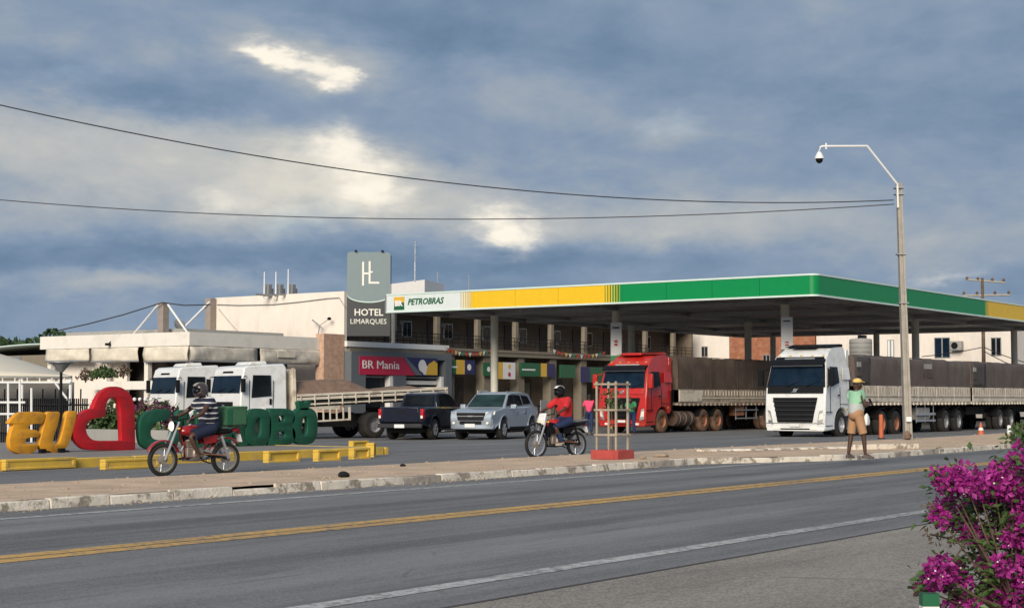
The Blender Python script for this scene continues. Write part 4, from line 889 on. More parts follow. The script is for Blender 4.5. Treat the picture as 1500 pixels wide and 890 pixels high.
glyph('giant_letter', [z2([(8,520),(15,470),(45,432),(90,414),(140,410),(192,412),(188,470),(130,474),(92,492),(72,530),(74,572),(104,594),(186,590),(180,638),(100,646),(45,638),(15,605)])], 'greenl', 'dark green giant letter C right of the heart', GR)
def box(x0, y0, x1, y1, sl=-.03): return lambda P: [(x0+(x1-x0)*u, y1+(y0-y1)*v) for u, v in P]
gA = [[(.0,.0),(.27,.0),(.33,.25),(.67,.25),(.73,0),(1.0,.0),(.98,.12),(.74,.85),(.66,1),(.36,1),(.24,.85),(.02,.12)], [(.40,.42),(.46,.70),(.52,.76),(.57,.68),(.63,.42)]]
gB = [[(.0,.0),(.02,0),(.7,.0),(.94,.08),(1,.27),(.95,.44),(.82,.53),(.93,.62),(.97,.78),(.88,.95),(.66,1.0),(.04,1.0),(.02,1),(.02,.5)], [(.36,.17),(.36,.38),(.38,.4),(.58,.38),(.64,.28),(.58,.18),(.38,.16)], [(.36,.62),(.36,.82),(.38,.83),(.56,.82),(.62,.72),(.56,.62),(.38,.61)]]
gR = [[(.0,.0),(.30,.0),(.34,.04),(.36,.3),(.40,.34),(.48,.32),(.68,.03),(.74,0),(1,0),(1,.05),(.80,.38),(.94,.52),(.98,.72),(.9,.93),(.66,1),(.04,1),(.02,.96),(.01,.5)], [(.36,.56),(.36,.80),(.38,.82),(.56,.81),(.63,.69),(.56,.57),(.38,.55)]]
gO = [[(.0,.40),(.02,.2),(.14,.05),(.34,0),(.62,0),(.84,.06),(.96,.22),(1,.5),(.98,.78),(.86,.94),(.66,1),(.36,1),(.16,.94),(.04,.78)], [(.38,.28),(.36,.45),(.40,.68),(.52,.80),(.62,.74),(.64,.5),(.60,.28),(.48,.19)]]
for (gl, x0, y0, x1, y1, lb) in [(gA, 246, 603, 286, 658, 'dark green giant letter A mostly behind the striped-shirt rider'), (gB, 286, 602.5, 324, 656.5, 'dark green giant letter B behind the striped-shirt rider'), (gR, 323, 602, 361, 656, 'dark green giant letter R behind the green delivery box'),
        (gO, 357, 601, 395, 655, 'dark green giant letter O without accent'), (gB, 392, 601, 431, 654, 'dark green giant letter B between the two letters O'), (gO, 426, 600, 463, 653, 'rightmost dark green giant letter O, the one with the accent')]:
    f = box(x0, y0, x1, y1); o = glyph('giant_letter', [f(l) for l in gl], 'greenl', lb, GR)
    if 'accent,' in lb or 'with the accent' in lb:
        b = BASE[o.name]; P = [onY(x, y, YL)-b for x, y in [(439, 600.5), (438, 594), (437, 588), (443, 586.5), (447, 589.5), (452, 586.5), (457, 588), (454, 594), (452, 600.5)]]
        MB().prism(P, (0, .14, 0)).build('accent', 'greenl', o, bevel=.01)
for i, px in enumerate((88, 60)):
    p = onY(px+2, 661, YL-.12); o = MB().box((0, 0, .05), (.16, .1, .1)).tube((.05, 0, .05), (.25, .02, .02), .02); o = o.build('ground_spotlight', 'black', None, bevel=.01); o.location = (p.x, p.y, .142)
    tag(o, ['small black ground spotlight at the foot of the letter U', 'small black ground spotlight between the E and the U'][i], 'lamp')
# ================================================================ wheels
WC = {}
def wheel(parent, x, y, r, w, side, mt='tyre', mr='alloy', style='truck', spokes=0, name='wheel'):
    key = (r, w, mt, mr, style)
    if key not in WC:
        ri = r*(.56 if style == 'truck' else .62)
        o = MB().lathe([(ri, -w/2), (r*.86, -w/2), (r*.97, -w*.40), (r, -w*.28), (r, w*.28), (r*.97, w*.40), (r*.86, w/2), (ri, w/2)], ax='y', n=32, caps=False).build('wheel', mt, None, ang=50)
        m = MB()
        if style == 'truck':
            m.lathe([(ri+.005, -w*.42), (ri+.005, w*.46), (ri*.93, w*.46), (ri*.90, w*.10), (ri*.52, w*.02), (ri*.46, w*.25), (ri*.26, w*.28), (.01, w*.28)], ax='y', n=24, caps=False)
            for k in range(10): a = k*.628; m.lathe([(.014, w*.02), (.014, w*.18)], (ri*.66*math.cos(a), 0, ri*.66*math.sin(a)), 'y', 6)
        else:
            m.lathe([(ri+.005, -w*.4), (ri+.005, w*.46), (ri*.93, w*.46), (ri*.90, w*.05), (ri*.2, -w*.05), (.01, -w*.05)], ax='y', n=28, caps=False)
            for k in range(6):
                a = k*math.pi/3; d = Vector((math.cos(a), 0, math.sin(a))); m.path([d*ri*.12+Vector((0, w*.3, 0)), d*ri*.55+Vector((0, w*.36, 0)), d*ri*.94+Vector((0, w*.38, 0))], [.05, .035, .045], 6)
            m.lathe([(ri*.26, w*.2), (ri*.26, w*.4), (.01, w*.42)], ax='y', n=16, caps=False)
        rm = m.build('rim', mr, o, ang=40); d = None
        if style != 'truck': d = MB().lathe([(ri*.88, w*.06), (.01, w*.06)], ax='y', n=20, caps=False).build('brake_disc', 'dark', o)
        WC[key] = [o.data, rm.data, d.data if d else None]; 
        for q in (o, rm, d):
            if q: bpy.data.objects.remove(q)
    D = WC[key]; o = bpy.data.objects.new(name, D[0]); COL.objects.link(o); o.parent = parent; o.location = (x, y, r); o.rotation_euler = (0, 0, 0 if side > 0 else math.pi)
    for nm, d in (('rim', D[1]), ('brake_disc', D[2])):
        if d: c = bpy.data.objects.new(nm, d); COL.objects.link(c); c.parent = o
    return o
def arc(cx, cz, r, a0, a1, n, w): return [(cx+r*math.cos(R(a0+(a1-a0)*k/n)), cz+r*math.sin(R(a0+(a1-a0)*k/n)), w) for k in range(n+1)]
def lerp_prof(P, z):
    for (x0, z0), (x1, z1) in zip(P, P[1:]):
        if z0 <= z <= z1: return x0+(x1-x0)*(z-z0)/(z1-z0)
    return P[0][0] if z < P[0][1] else P[-1][0]
# ================================================================ big cab-over lorries with tarpaulin trailers
def trailer(t, xf, xr_, zd, zb, zt, mtarp, mboard, W=1.27, dark=0, prints=False, seed=1):
    """xf > xr_: front and rear of the load bed (local x, forward positive)"""
    L = xf-xr_; n = int(L*5)
    mb = MB(); rs = []
    for k in range(n+1):
        x = xr_+L*k/n; ring = []
        pts = [(-W+.01, zb-.02), (-W, zb+(zt-zb)*.35), (-W, zb+(zt-zb)*.7), (-W+.03, zt-.06), (-W+.12, zt), (-.5, zt+.03), (0, zt+.05), (.5, zt+.03), (W-.12, zt), (W-.03, zt-.06), (W, zb+(zt-zb)*.7), (W, zb+(zt-zb)*.35), (W-.01, zb-.02)]
        for (y, z) in pts:
            q = mnoise.noise(Vector((x*1.7+seed, y*2, z*2.1))); q2 = .03*abs(math.sin(x*3.7)); ring.append(Vector((x, y+math.copysign(.055*q, y)-math.copysign(q2*(z > zb), y)*.5, z+(.06*q-.035*abs(math.sin(x*1.45+seed)))*(z > zb+.3))))
        rs.append(ring)
    mb.rings(rs, True, False); mb.build('tarpaulin', mtarp, t, ang=70)
    if dark:
        for s in (-1, 1): 
            m2 = MB().grid(lambda u, v: Vector((xf-dark*u, s*(W+.025+.012*mnoise.noise(Vector((u*5, v*4, seed)))), zb+.0+(zt-zb-.05)*v)), 6, 5); m2.build('tarpaulin_end', 'tarpdark', t, ang=70).modifiers.new('s', 'SOLIDIFY').thickness = .015
            MB().bx(xf-.50, s*(W+.04), zt-.45, xf-.12, s*(W+.06), zt-.25).build('marker_plate', 'tank', t); MB().bx(xf-.50, s*(W+.04), zt-.80, xf-.12, s*(W+.06), zt-.62).build('marker_plate', 'tarp', t)
    if prints:
        for s in (1,):
            for z in (zt-.42, zt-.78): MB().bx(xf-L*.56, s*(W+.03), z, xf-L*.56-.95, s*(W+.036), z+.22).build('faded_print', 'tarp' if z < zt-.5 else 'tank', t)
    for k in range(1, int(L/1.45)):
        x = xf-k*1.45+.15*math.sin(k*2.3)
        MB().path([(x, -W-.02, zb-.05), (x+.03, -W-.03, zt-.1), (x+.02, -W+.1, zt+.03), (x, 0, zt+.075), (x+.02, W-.1, zt+.03), (x+.03, W+.035, zt-.1), (x-.03, W+.04, (zb+zt)/2), (x, W+.065, zb-.05)], .011, 4).build('rope', 'tarpdark', t)
    nb = max(3, round(L/2.2)); bw = L/nb
    for s in (-1, 1):
        for k in range(nb):
            a = xf-bw*k-.02; b = xf-bw*(k+1)+.02
            pb_ = MB().bx(b, s*(W+.01), zd+.02, a, s*(W+.05), zb).build('side_board', mboard, t, bevel=.008)
            if s > 0:
                m = MB()
                for j in range(7): xx = a-(a-b)*(j+.5)/7; m.bx(xx-.035, s*(W+.05), zd+.34, xx+.035, s*(W+.065), zb-.05)
                m.bx(b+.02, s*(W+.05), zd+.20, a-.02, s*(W+.07), zd+.25); m.build('board_rib', 'boarddirty' if mboard == 'board' else 'board', pb_)
                pass
    m = MB().bx(xr_, -W, zd-.10, xf, W, zd)
    for j in range(int(L/.42)): xx = xf-.2-j*.42; m.bx(xx-.05, W, zd-.12, xx+.05, W+.05, zd)
    m.build('deck_edge', mboard, t)
    MB().bx(xr_+.1, -.45, zd-.52, xf-.4, -.3, zd-.10).bx(xr_+.1, .3, zd-.52, xf-.4, .45, zd-.10).build('chassis_beam', 'dark', t)
def guard(t, x, r, m='black', W=1.25):
    for s in (-1, 1):
        rs = [[Vector((x+(r+.1)*math.cos(a), s*(W-.42), r+(r+.1)*math.sin(a))), Vector((x+(r+.1)*math.cos(a), s*W, r+(r+.1)*math.sin(a))), Vector((x+(r+.08)*math.cos(a), s*W, r+(r+.08)*math.sin(a))), Vector((x+(r+.08)*math.cos(a), s*(W-.42), r+(r+.08)*math.sin(a)))] for a in [R(20+140*k/8) for k in range(9)]]
        MB().rings(rs).build('mudguard', m, t)
def twin(t, x, r=.52, mt='tyre', mr='steel', W=1.25, g=True):
    for s in (-1, 1): wheel(t, x, s*(W-.15), r, .28, s, mt, mr); wheel(t, x, s*(W-.48), r, .26, s, mt, mr)
    if g: guard(t, x, r)
    MB().tube((x, -1.1, r), (x, 1.1, r), .07).build('axle', 'dark', t)
FHF = [(.0, .30), (.06, .45), (.07, .95), (.02, 1.62), (-.03, 1.92), (-.27, 2.78), (-.50, 3.10), (-1.05, 3.42)]
def fh(t, paint, red=False, grille='black'):
    W = 1.24
    def wz(z): return W if z < 2.0 else (W-(z-2.0)*.11 if z < 2.8 else W-.088-(z-2.8)*.34)
    prof = [(x, z, wz(z)-(.05 if z < .4 else 0)) for x, z in FHF]
    prof += [(-1.5, 3.52, .93), (-2.15, 3.56, .97), (-2.28, 3.45, 1.0), (-2.30, 2.6, 1.17), (-2.30, .95, W), (-2.12, .93, W)]+arc(-1.44, .50, .66, 150, -15, 12, W)
    c = MB().shell(prof).build('cab', paint, t, bevel=.05, ang=40)
    f = lambda z: lerp_prof(FHF, z)
    def fp(name, y0, y1, z0, z1, m, off=.02, th=.02, par=None, y0b=None, y1b=None, lb=None, bev=0):
        y0b = y0 if y0b is None else y0b; y1b = y1 if y1b is None else y1b
        o = MB().plate([(f(z0)+off, y0b, z0), (f(z0)+off, y1b, z0), (f(z1)+off, y1, z1), (f(z1)+off, y0, z1)], th).build(name, m, par or t, bevel=bev)
        if lb: o['label'] = lb
        return o
    if not red: fp('screen_surround', -1.10, 1.10, 1.94, 2.80, 'black', .012, .02, y0b=-1.20, y1b=1.20)
    ws = fp('windscreen', -1.03, 1.03, 2.0, 2.72, 'glassb', .03, .03, y0b=-1.09, y1b=1.09, bev=.01)
    for y in (-.35, .45): MB().tube((f(1.98)+.07, y, 1.98), (f(2.2)+.06, y+.5, 2.18), .014).build('wiper', 'black', ws)
    fp('lower_screen_panel', -1.14, 1.14, 1.72, 1.955, paint if red else 'black', .03, .04)
    vz = .03
    v = MB().prism([(f(2.78)+.05, -1.12, 2.80), (f(2.78)+.30, -1.08, 2.77), (f(2.95)+.28, -1.08, 2.93), (f(3.0)+.04, -1.1, 3.02)], (0, 2.2, 0)).build('sun_visor', 'black', t, bevel=.02)
    for y0, y1, zz in ((-1.02, 1.02, 2.70),): MB().bx(f(2.8)+.05, y0, zz+.035, f(2.8)+.10, y1, zz+.095).build('visor_strip', 'whitecar', v)
    fp('roof_front_panel', -.98, .98, 2.82, 3.10, 'black' if not red else 'red', .015, .03, bev=.01, y0b=-1.08, y1b=1.08)
    fp('roof_sign', -.62, .62, 2.97, 3.06, 'steel' if not red else 'tank', .04, .03, bev=.01)
    g_ = fp('grille', -.92, .92, .62, 1.56, grille, .015, .04, y0b=-.72, y1b=.72, bev=.02)
    for k in range(5): zz = .72+k*.17; w = .72+.18*k/4; MB().bx(f(zz)+.03, -w, zz, f(zz)+.065, w, zz+.045).build('grille_slat', 'grilleb' if not red else 'black', g_, bevel=.008)
    MB().plate([(f(1.82)+.06, -.16, 1.76), (f(1.82)+.06, -.10, 1.76), (f(1.88)+.06, .16, 1.90), (f(1.88)+.06, .10, 1.90)], .012).build('emblem_bar', 'chrome', t)
    MB().lathe([(.075, .0), (.075, .015)], (f(1.83)+.055, 0, 1.83), 'x', 16).build('emblem', 'chrome', t)
    for s in (-1, 1):
        MB().plate([(f(.6)+.02, s*.90, .55), (f(.6)-.04, s*1.19, .62), (f(1.1)-.05, s*1.20, 1.12), (f(1.1)+.03, s*1.0, 1.05)], .05).build('headlight', 'steel', t, bevel=.01)
        MB().plate([(f(.7)+.05, s*.97, .70), (f(.7)+.0, s*1.12, .74), (f(1.0)+.0, s*1.14, .98), (f(.95)+.06, s*1.03, .94)], .03).build('lamp_lens', 'lamp', t)
        MB().bx(f(.4)+.0, s*.62, .36, f(.4)+.06, s*.88, .45).build('fog_lamp', 'lamp', t)
        MB().bx(-.55, s*(W-.02), 1.0, -.02, s*(W+.012), 1.03).build('panel_seam', 'black', t)
        # door, side glass and their seams
        wn = MB().plate([(-.42, s*(wz(2.0)+.008), 1.95), (-1.22, s*(wz(2.0)+.008), 2.12), (-1.22, s*(wz(2.7)+.008), 2.72), (-.52, s*(wz(2.7)+.008), 2.72)], .02).build('side_window', 'glass', t)
        MB().bx(-.80, s*wz(2.3)+s*.01, 2.04, -.77, s*wz(2.5)+s*.03, 2.7).build('window_bar', 'black', wn)
        for x in (-1.30, -.40): MB().bx(x-.01, s*(W-.01), 1.02 if x > -1 else 1.15, x+.01, s*(W+.006), 1.95).build('door_seam', 'black', t)
        MB().bx(-1.22, s*W, 1.62, -1.05, s*(W+.03), 1.67).build('door_handle', 'black', t)
        MB().bx(-2.29, s*(W-.01), 1.30, -1.32, s*(W+.006), 1.315).build('panel_seam', 'black', t)
        MB().bx(-.60, s*(W-.05), .50, -.02, s*(W+.008), .515).build('panel_seam', 'black', t)
        MB().plate([(-2.27, s*(W+.006), 2.25), (-1.62, s*(W-.035), 2.25), (-1.70, s*(W-.075), 2.72), (-2.27, s*(W-.06), 2.72)], .012).build('sleeper_panel', paint, t, bevel=.004)
        MB().bx(-2.28, s*(W-.01), .95, -2.14, s*(W+.01), 1.9).build('rear_trim', 'black', t)
        MB().box((-1.9, s*(W+.01), 1.12), (.10, .02, .05)).build('side_marker', 'yellowp', t)
        # mirrors
        a = MB().box((-.02, s*(W+.20), 2.30), (.14, .20, .62)).tube((-.25, s*(W-.03), 2.65), (-.02, s*(W+.16), 2.55), .025).tube((-.2, s*(W-.03), 1.95), (-.02, s*(W+.16), 2.05), .025); a.build('mirror', 'black' if not red else 'red', t, bevel=.03)
        MB().bx(-2.55, s*(W-.25), 1.3, -2.30, s*(W-.18), 3.4).build('air_deflector', paint, t, bevel=.02)
        MB().box((-.66, s*(W-.08), .42), (.16, .14, .34)).build('step', 'black', t, bevel=.02)
    MB().prism([(-1.0, -.95, 3.50), (-1.9, -.98, 3.62), (-2.2, -.98, 3.62), (-2.2, -.98, 3.50)], (0, 1.96, 0)).build('roof_fairing', 'black' if not red else 'red', t, bevel=.03)
    MB().bx(-1.0, -.5, 3.46, -.75, .5, 3.57).build('roof_hatch', 'black' if not red else 'red', t, bevel=.03)
    fp('lower_intake', -.60, .60, .33, .40, 'black', .045, .02)
    fp('bumper_seam', -1.18, 1.18, .585, .60, 'black', .012, .012)
    for y in (-.9, -.45, 0, .45, .9): MB().box((f(3.12)-.02, y, 3.15), (.06, .09, .035)).build('marker_lamp', 'yellowp', t)
    MB().bx(f(.4)-.02, -1.17, .30, f(.4)+.035, 1.17, .42).build('bumper_lip', paint, t, bevel=.02)
    fp('number_plate', -.2, .2, .47, .58, 'plate', .05, .015)
    return f
def rigid_under(t, xw, r=.52, mt='tyre', mr='steel'):
    for s in (-1, 1): wheel(t, xw, s*1.08, r, .30, s, mt, mr)
z0 = -.1
pw_ = onZ(1228, 642, z0)
wl = thing('white_lorry', 'white cab-over lorry with black grille pulling two tarpaulin-covered trailers', 'lorry', (pw_.x-1.44+.02, 26.15, z0), math.pi)
X0 = BASE[wl.name].x
fh(wl, 'whitecar')
rigid_under(wl, -1.44, mr='alloy')
twin(wl, -(61.4-X0), mr='rust'); twin(wl, -(62.85-X0), mr='rust')
MB().bx(-7.6, -.42, .72, -2.2, -.28, 1.0).bx(-7.6, .28, .72, -2.2, .42, 1.0).build('chassis_rail', 'dark', wl)
MB().lathe([(.30, -3.9), (.33, -3.87), (.33, -2.75), (.30, -2.72)], (0, .95, .62), 'x', 16).build('fuel_tank', 'alloy', wl); MB().bx(-3.6, -1.2, .35, -2.6, -.7, .95).build('battery_box', 'black', wl, bevel=.03)
trailer(wl, -2.65, -(71.55-X0), 1.38, 2.03, 3.20, 'tarp2', 'board', dark=1.5, prints=True, seed=2)
twin(wl, -(68.6-X0)); twin(wl, -(70.2-X0))
trailer(wl, -(71.85-X0), -(85.5-X0), 1.38, 2.03, 3.20, 'tarp2', 'board', dark=1.9, seed=5)
twin(wl, -(75.9-X0)); twin(wl, -(77.5-X0)); twin(wl, -(83.0-X0)); twin(wl, -(84.4-X0))
m = MB().bx(-(67.4-X0), 1.15, .82, -(65.2-X0), 1.20, .92).bx(-(67.4-X0), 1.15, .55, -(65.2-X0), 1.20, .63)
for xx in (65.3, 66.3, 67.3): m.bx(-(xx-X0)-.03, 1.13, .5, -(xx-X0)+.03, 1.15, 1.3)
m.build('side_guard', 'alloy', wl); MB().bx(-(67.0-X0), .7, .62, -(65.6-X0), 1.1, 1.15).build('tool_box', 'tank', wl, bevel=.04)
MB().tube((-(71.2-X0), 0, .75), (-(75.0-X0), 0, .8), .09).bx(-(74.9-X0), -.8, .8, -(72.4-X0), .8, 1.15).build('coupling', 'dark', wl)
pr_ = onZ(967, 633.5, z0)
rl_ = thing('red_lorry', 'red cab-over lorry with dusty wheels and a brown tarpaulin trailer under the canopy', 'lorry', (pr_.x-1.44, 37.05, z0), math.pi); X0 = BASE[rl_.name].x
fh(rl_, 'red', True, 'black'); rigid_under(rl_, -1.44, mt='tyrebrown', mr='rust')
twin(rl_, -(66.65-X0), mt='tyrebrown', mr='rust'); twin(rl_, -(68.05-X0), mt='tyrebrown', mr='rust')
MB().bx(-8.4, -.42, .72, -2.2, -.28, 1.0).bx(-8.4, .28, .72, -2.2, .42, 1.0).build('chassis_rail', 'tyrebrown', rl_)
MB().lathe([(.31, -4.4), (.34, -4.37), (.34, -2.75), (.31, -2.72)], (0, .92, .62), 'x', 16).build('fuel_tank', 'tyrebrown', rl_)
for k in range(3): MB().lathe([(.35, -.03), (.35, .03)], (-3.0-.55*k, .92, .62), 'x', 16).build('tank_strap', 'steel', rl_)
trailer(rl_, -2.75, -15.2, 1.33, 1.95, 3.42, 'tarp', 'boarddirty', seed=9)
MB().bx(-4.9, 1.325, 1.4, -2.78, 1.35, 1.9).build('front_board', 'board', rl_)
for k in range(3): twin(rl_, -12.0-1.3*k, mt='tyrebrown', mr='rust')
m = MB()
for z in (.55, .95): m.bx(-11, 1.15, z, -8.6, 1.19, z+.06)
for xx in (-10.9, -9.8, -8.7): m.bx(xx-.03, 1.12, .5, xx+.03, 1.15, 1.3)
m.build('side_guard', 'steel', rl_); MB().bx(-9.7, .6, .7, -9.0, 1.1, 1.25).build('tool_box', 'rust', rl_, bevel=.03)
# ================================================================ two white flat-faced lorries behind the letters
VF = [(.0, .45), (.04, .70), (.05, 1.25), (.03, 1.62), (-.08, 2.38), (-.15, 2.64)]
def vwcab(t, H=2.72):
    W = 1.12
    def wz(z): return W if z < 1.6 else W-(z-1.6)*.06
    prof = [(x, z, wz(z)) for x, z in VF]+[(-.28, H, wz(H)-.04), (-1.85, H+.10, wz(H)-.04), (-1.95, H-.05, wz(H)), (-1.95, .95, W), (-1.78, .95, W)]+arc(-1.12, .50, .64, 140, -4, 11, W)
    MB().shell(prof).build('cab', 'whitecar', t, bevel=.05, ang=40); f = lambda z: lerp_prof(VF, z)
    def fp(name, y0, y1, z0, z1, m, off=.02, th=.02, par=None): return MB().plate([(f(z0)+off, y0, z0), (f(z0)+off, y1, z0), (f(z1)+off, y1-.03, z1), (f(z1)+off, y0+.03, z1)], th).build(name, m, par or t, bevel=.008)
    ws = fp('windscreen', -1.02, 1.02, 1.72, 2.36, 'glassb')
    for y in (-.5, .25): MB().tube((f(1.75)+.05, y, 1.75), (f(1.9)+.05, y+.45, 1.88), .012).build('wiper', 'black', ws)
    g_ = fp('grille', -.62, .62, .88, 1.40, 'black')
    for k in range(4): MB().bx(f(1)+.03, -.58, .95+k*.12, f(1)+.055, .58, .98+k*.12).build('grille_slat', 'grilleb', g_)
    MB().lathe([(.12, 0), (.12, .03)], (f(1.2)+.05, 0, 1.18), 'x', 16).build('emblem', 'chrome', g_)
    fp('name_print', -.42, .35, 2.46, 2.53, 'black', .015, .008)
    for s in (-1, 1):
        fp('headlight', s*.68, s*1.05, .62, .86, 'lamp'); fp('corner_lamp', s*1.02, s*1.08, 1.0, 1.3, 'yellowp')
        wn = MB().plate([(-.42, s*(wz(1.7)+.012), 1.55), (-1.25, s*(wz(1.7)+.012), 1.62), (-1.25, s*(wz(2.4)+.012), 2.38), (-.50, s*(wz(2.4)+.012), 2.38)], .02).build('side_window', 'glass', t)
        for x in (-.33, -1.34): MB().bx(x-.01, s*(W-.01), 1.1, x+.01, s*(W+.006), 2.2).build('door_seam', 'black', t)
        MB().bx(-1.26, s*W, 1.30, -1.18, s*(W+.03), 1.52).build('door_handle', 'black', t)
        MB().box((.02, s*(W+.15), 2.0), (.10, .18, .50)).tube((-.2, s*(W-.02), 2.35), (0, s*(W+.12), 2.3), .02).build('mirror', 'black', t, bevel=.03)
        MB().prism([(x, s*W, z) for x, z, _ in arc(-1.12, .50, .70, 15, 170, 8, 0)]+[(x, s*W, z) for x, z, _ in arc(-1.12, .50, .60, 170, 15, 8, 0)], (0, s*.06, 0)).build('fender', 'whitecar', t)
    MB().prism([(-.65, -.5, H+.04), (-.75, -.45, H+.16), (-1.35, -.45, H+.20), (-1.45, -.5, H+.08)], (0, 1, 0)).build('roof_hatch', 'whitecar', t, bevel=.02)
    MB().bx(f(.5), -1.1, .36, f(.5)+.06, 1.1, .60).build('bumper', 'whitecar', t, bevel=.02); MB().bx(f(.5)+.06, -.2, .42, f(.5)+.075, .2, .54).build('number_plate', 'plate', t)
    for s in (-1, 1): wheel(t, -1.12, s*.98, .50, .27, s, 'tyre', 'alloy')
a20 = R(180-15)
pr = onZ(548, 641, z0); hd = Vector((math.cos(a20), math.sin(a20), 0)); lf = Vector((-hd.y, hd.x, 0))
org = pr+hd*5.92-lf*1.08                                       # rear wheel is on the camera side
fb = thing('sand_lorry', 'white flatbed lorry loaded with brown sand behind the green letters', 'lorry', (org.x, org.y, z0), a20)
vwcab(fb)
bed = []
tilt = Matrix.Translation((-2.2, 0, 1.1)) @ Matrix.Rotation(R(2.4), 4, 'Y') @ Matrix.Translation((2.2, 0, -1.1))
def bb(mb, name, m, par=None, **k):
    for v in mb.v: v[:] = (tilt @ v)[:]
    return mb.build(name, m, par or fb, **k)
XB0, XB1 = -2.25, -9.4; W = 1.22
hbd = bb(MB().bx(XB0-.06, -W, 1.05, XB0, W, 2.62), 'headboard', 'board', bevel=.01)
for y in (-W+.06, -.4, .4, W-.06): bb(MB().bx(XB0+.003, y-.05, 1.05, XB0+.06, y+.05, 2.66), 'headboard_post', 'board', hbd)
bb(MB().bx(XB1, -W, 1.18, XB0-.07, W, 1.24), 'bed_floor', 'dark')
for s in (-1, 1):
    for nm, z_a, z_b in (('side_board', 1.44, 1.54), ('side_board', 1.58, 1.67), ('side_board', 1.25, 1.31)):
        bb(MB().bx(XB1, s*(W+.01), z_a, XB0-.07, s*(W+.06), z_b), nm, 'board', bevel=.008)
    bb(MB().bx(XB1, s*(W-.03), 1.26, XB0-.07, s*(W), 1.62), 'inner_board', 'dark')
    for k in range(12): xx = XB0-.2-k*.62; bb(MB().bx(xx-.02, s*(W+.065), 1.22, xx+.02, s*(W+.09), 1.60), 'stake', 'board')
bb(MB().bx(XB1-.05, -W, 1.24, XB1, W, 1.68), 'tailboard', 'board')
def sand(u, v):
    x = XB0-.1-(7.0)*u; y = (-W+.02)+(2*W-.04)*v; pr__ = [(0, .50), (.36, .52), (.50, .16), (.62, .10), (.80, .20), (1, .0)]
    for (a, h0), (b, h1) in zip(pr__, pr__[1:]):
        if a <= u <= b: h = h0+(h1-h0)*(u-a)/(b-a)
    e = min(v, 1-v)*2; return Vector((x, y, 1.56+h*1.15*min(1, e*2.2+.15)+.05*mnoise.noise(Vector((x*1.6, y*2, 0)))))
m = MB().grid(sand, 40, 14); bb(m, 'sand_load', 'soil', ang=80)
gd = bb(MB().bx(-4.7, W-.02, .62, -4.62, W+.03, 1.1).bx(-3.1, W-.02, .62, -3.02, W+.03, 1.1).bx(-4.7, W-.02, .60, -3.0, W+.03, .66), 'side_guard', 'board')
for k in range(5): bb(MB().bx(-3.2-.3*k, W, .66, -3.14-.3*k, W+.02, 1.1), 'guard_bar', 'board', gd)
bb(MB().bx(-3.0, W-.3, .6, -2.4, W, 1.05), 'tool_box', 'board', bevel=.02)
MB().bx(-9.2, -.42, .72, -1.8, -.28, .95).bx(-9.2, .28, .72, -1.8, .42, .95).bx(-5.2, -1.0, .45, -2.4, .95, .72).build('chassis_rail', 'dark', fb)
wheel(fb, -5.92, 1.08-.06, .50, .30, 1, 'tyre', 'alloy'); wheel(fb, -5.92, -1.02, .50, .30, -1, 'tyre', 'alloy'); wheel(fb, -5.92, .70, .50, .26, 1); wheel(fb, -5.92, -.70, .50, .26, -1)
wheel(fb, -7.1, 1.02, .50, .30, 1, 'tyre', 'alloy'); wheel(fb, -7.1, -1.02, .50, .30, -1, 'tyre', 'alloy')
MB().bx(-4.9, W-.08, .35, -4.86, W-.04, 1.0).build('mudflap', 'black', fb)
o2 = org+Vector((2.0, 4.15, 0))-RIGHT*.95; f2 = thing('white_lorry', 'smaller-looking white flat-faced lorry parked left of the sand lorry', 'lorry', (o2.x, o2.y, z0), R(180-16)); vwcab(f2, 2.75)
MB().bx(-7.5, -.4, .7, -1.8, .4, .95).build('chassis_rail', 'dark', f2); MB().bx(-7.5, -1.2, 1.05, -2.2, 1.2, 1.55).build('load_bed', 'board', f2, bevel=.02)
for s in (-1, 1): wheel(f2, -5.5, s*1.0, .50, .30, s)
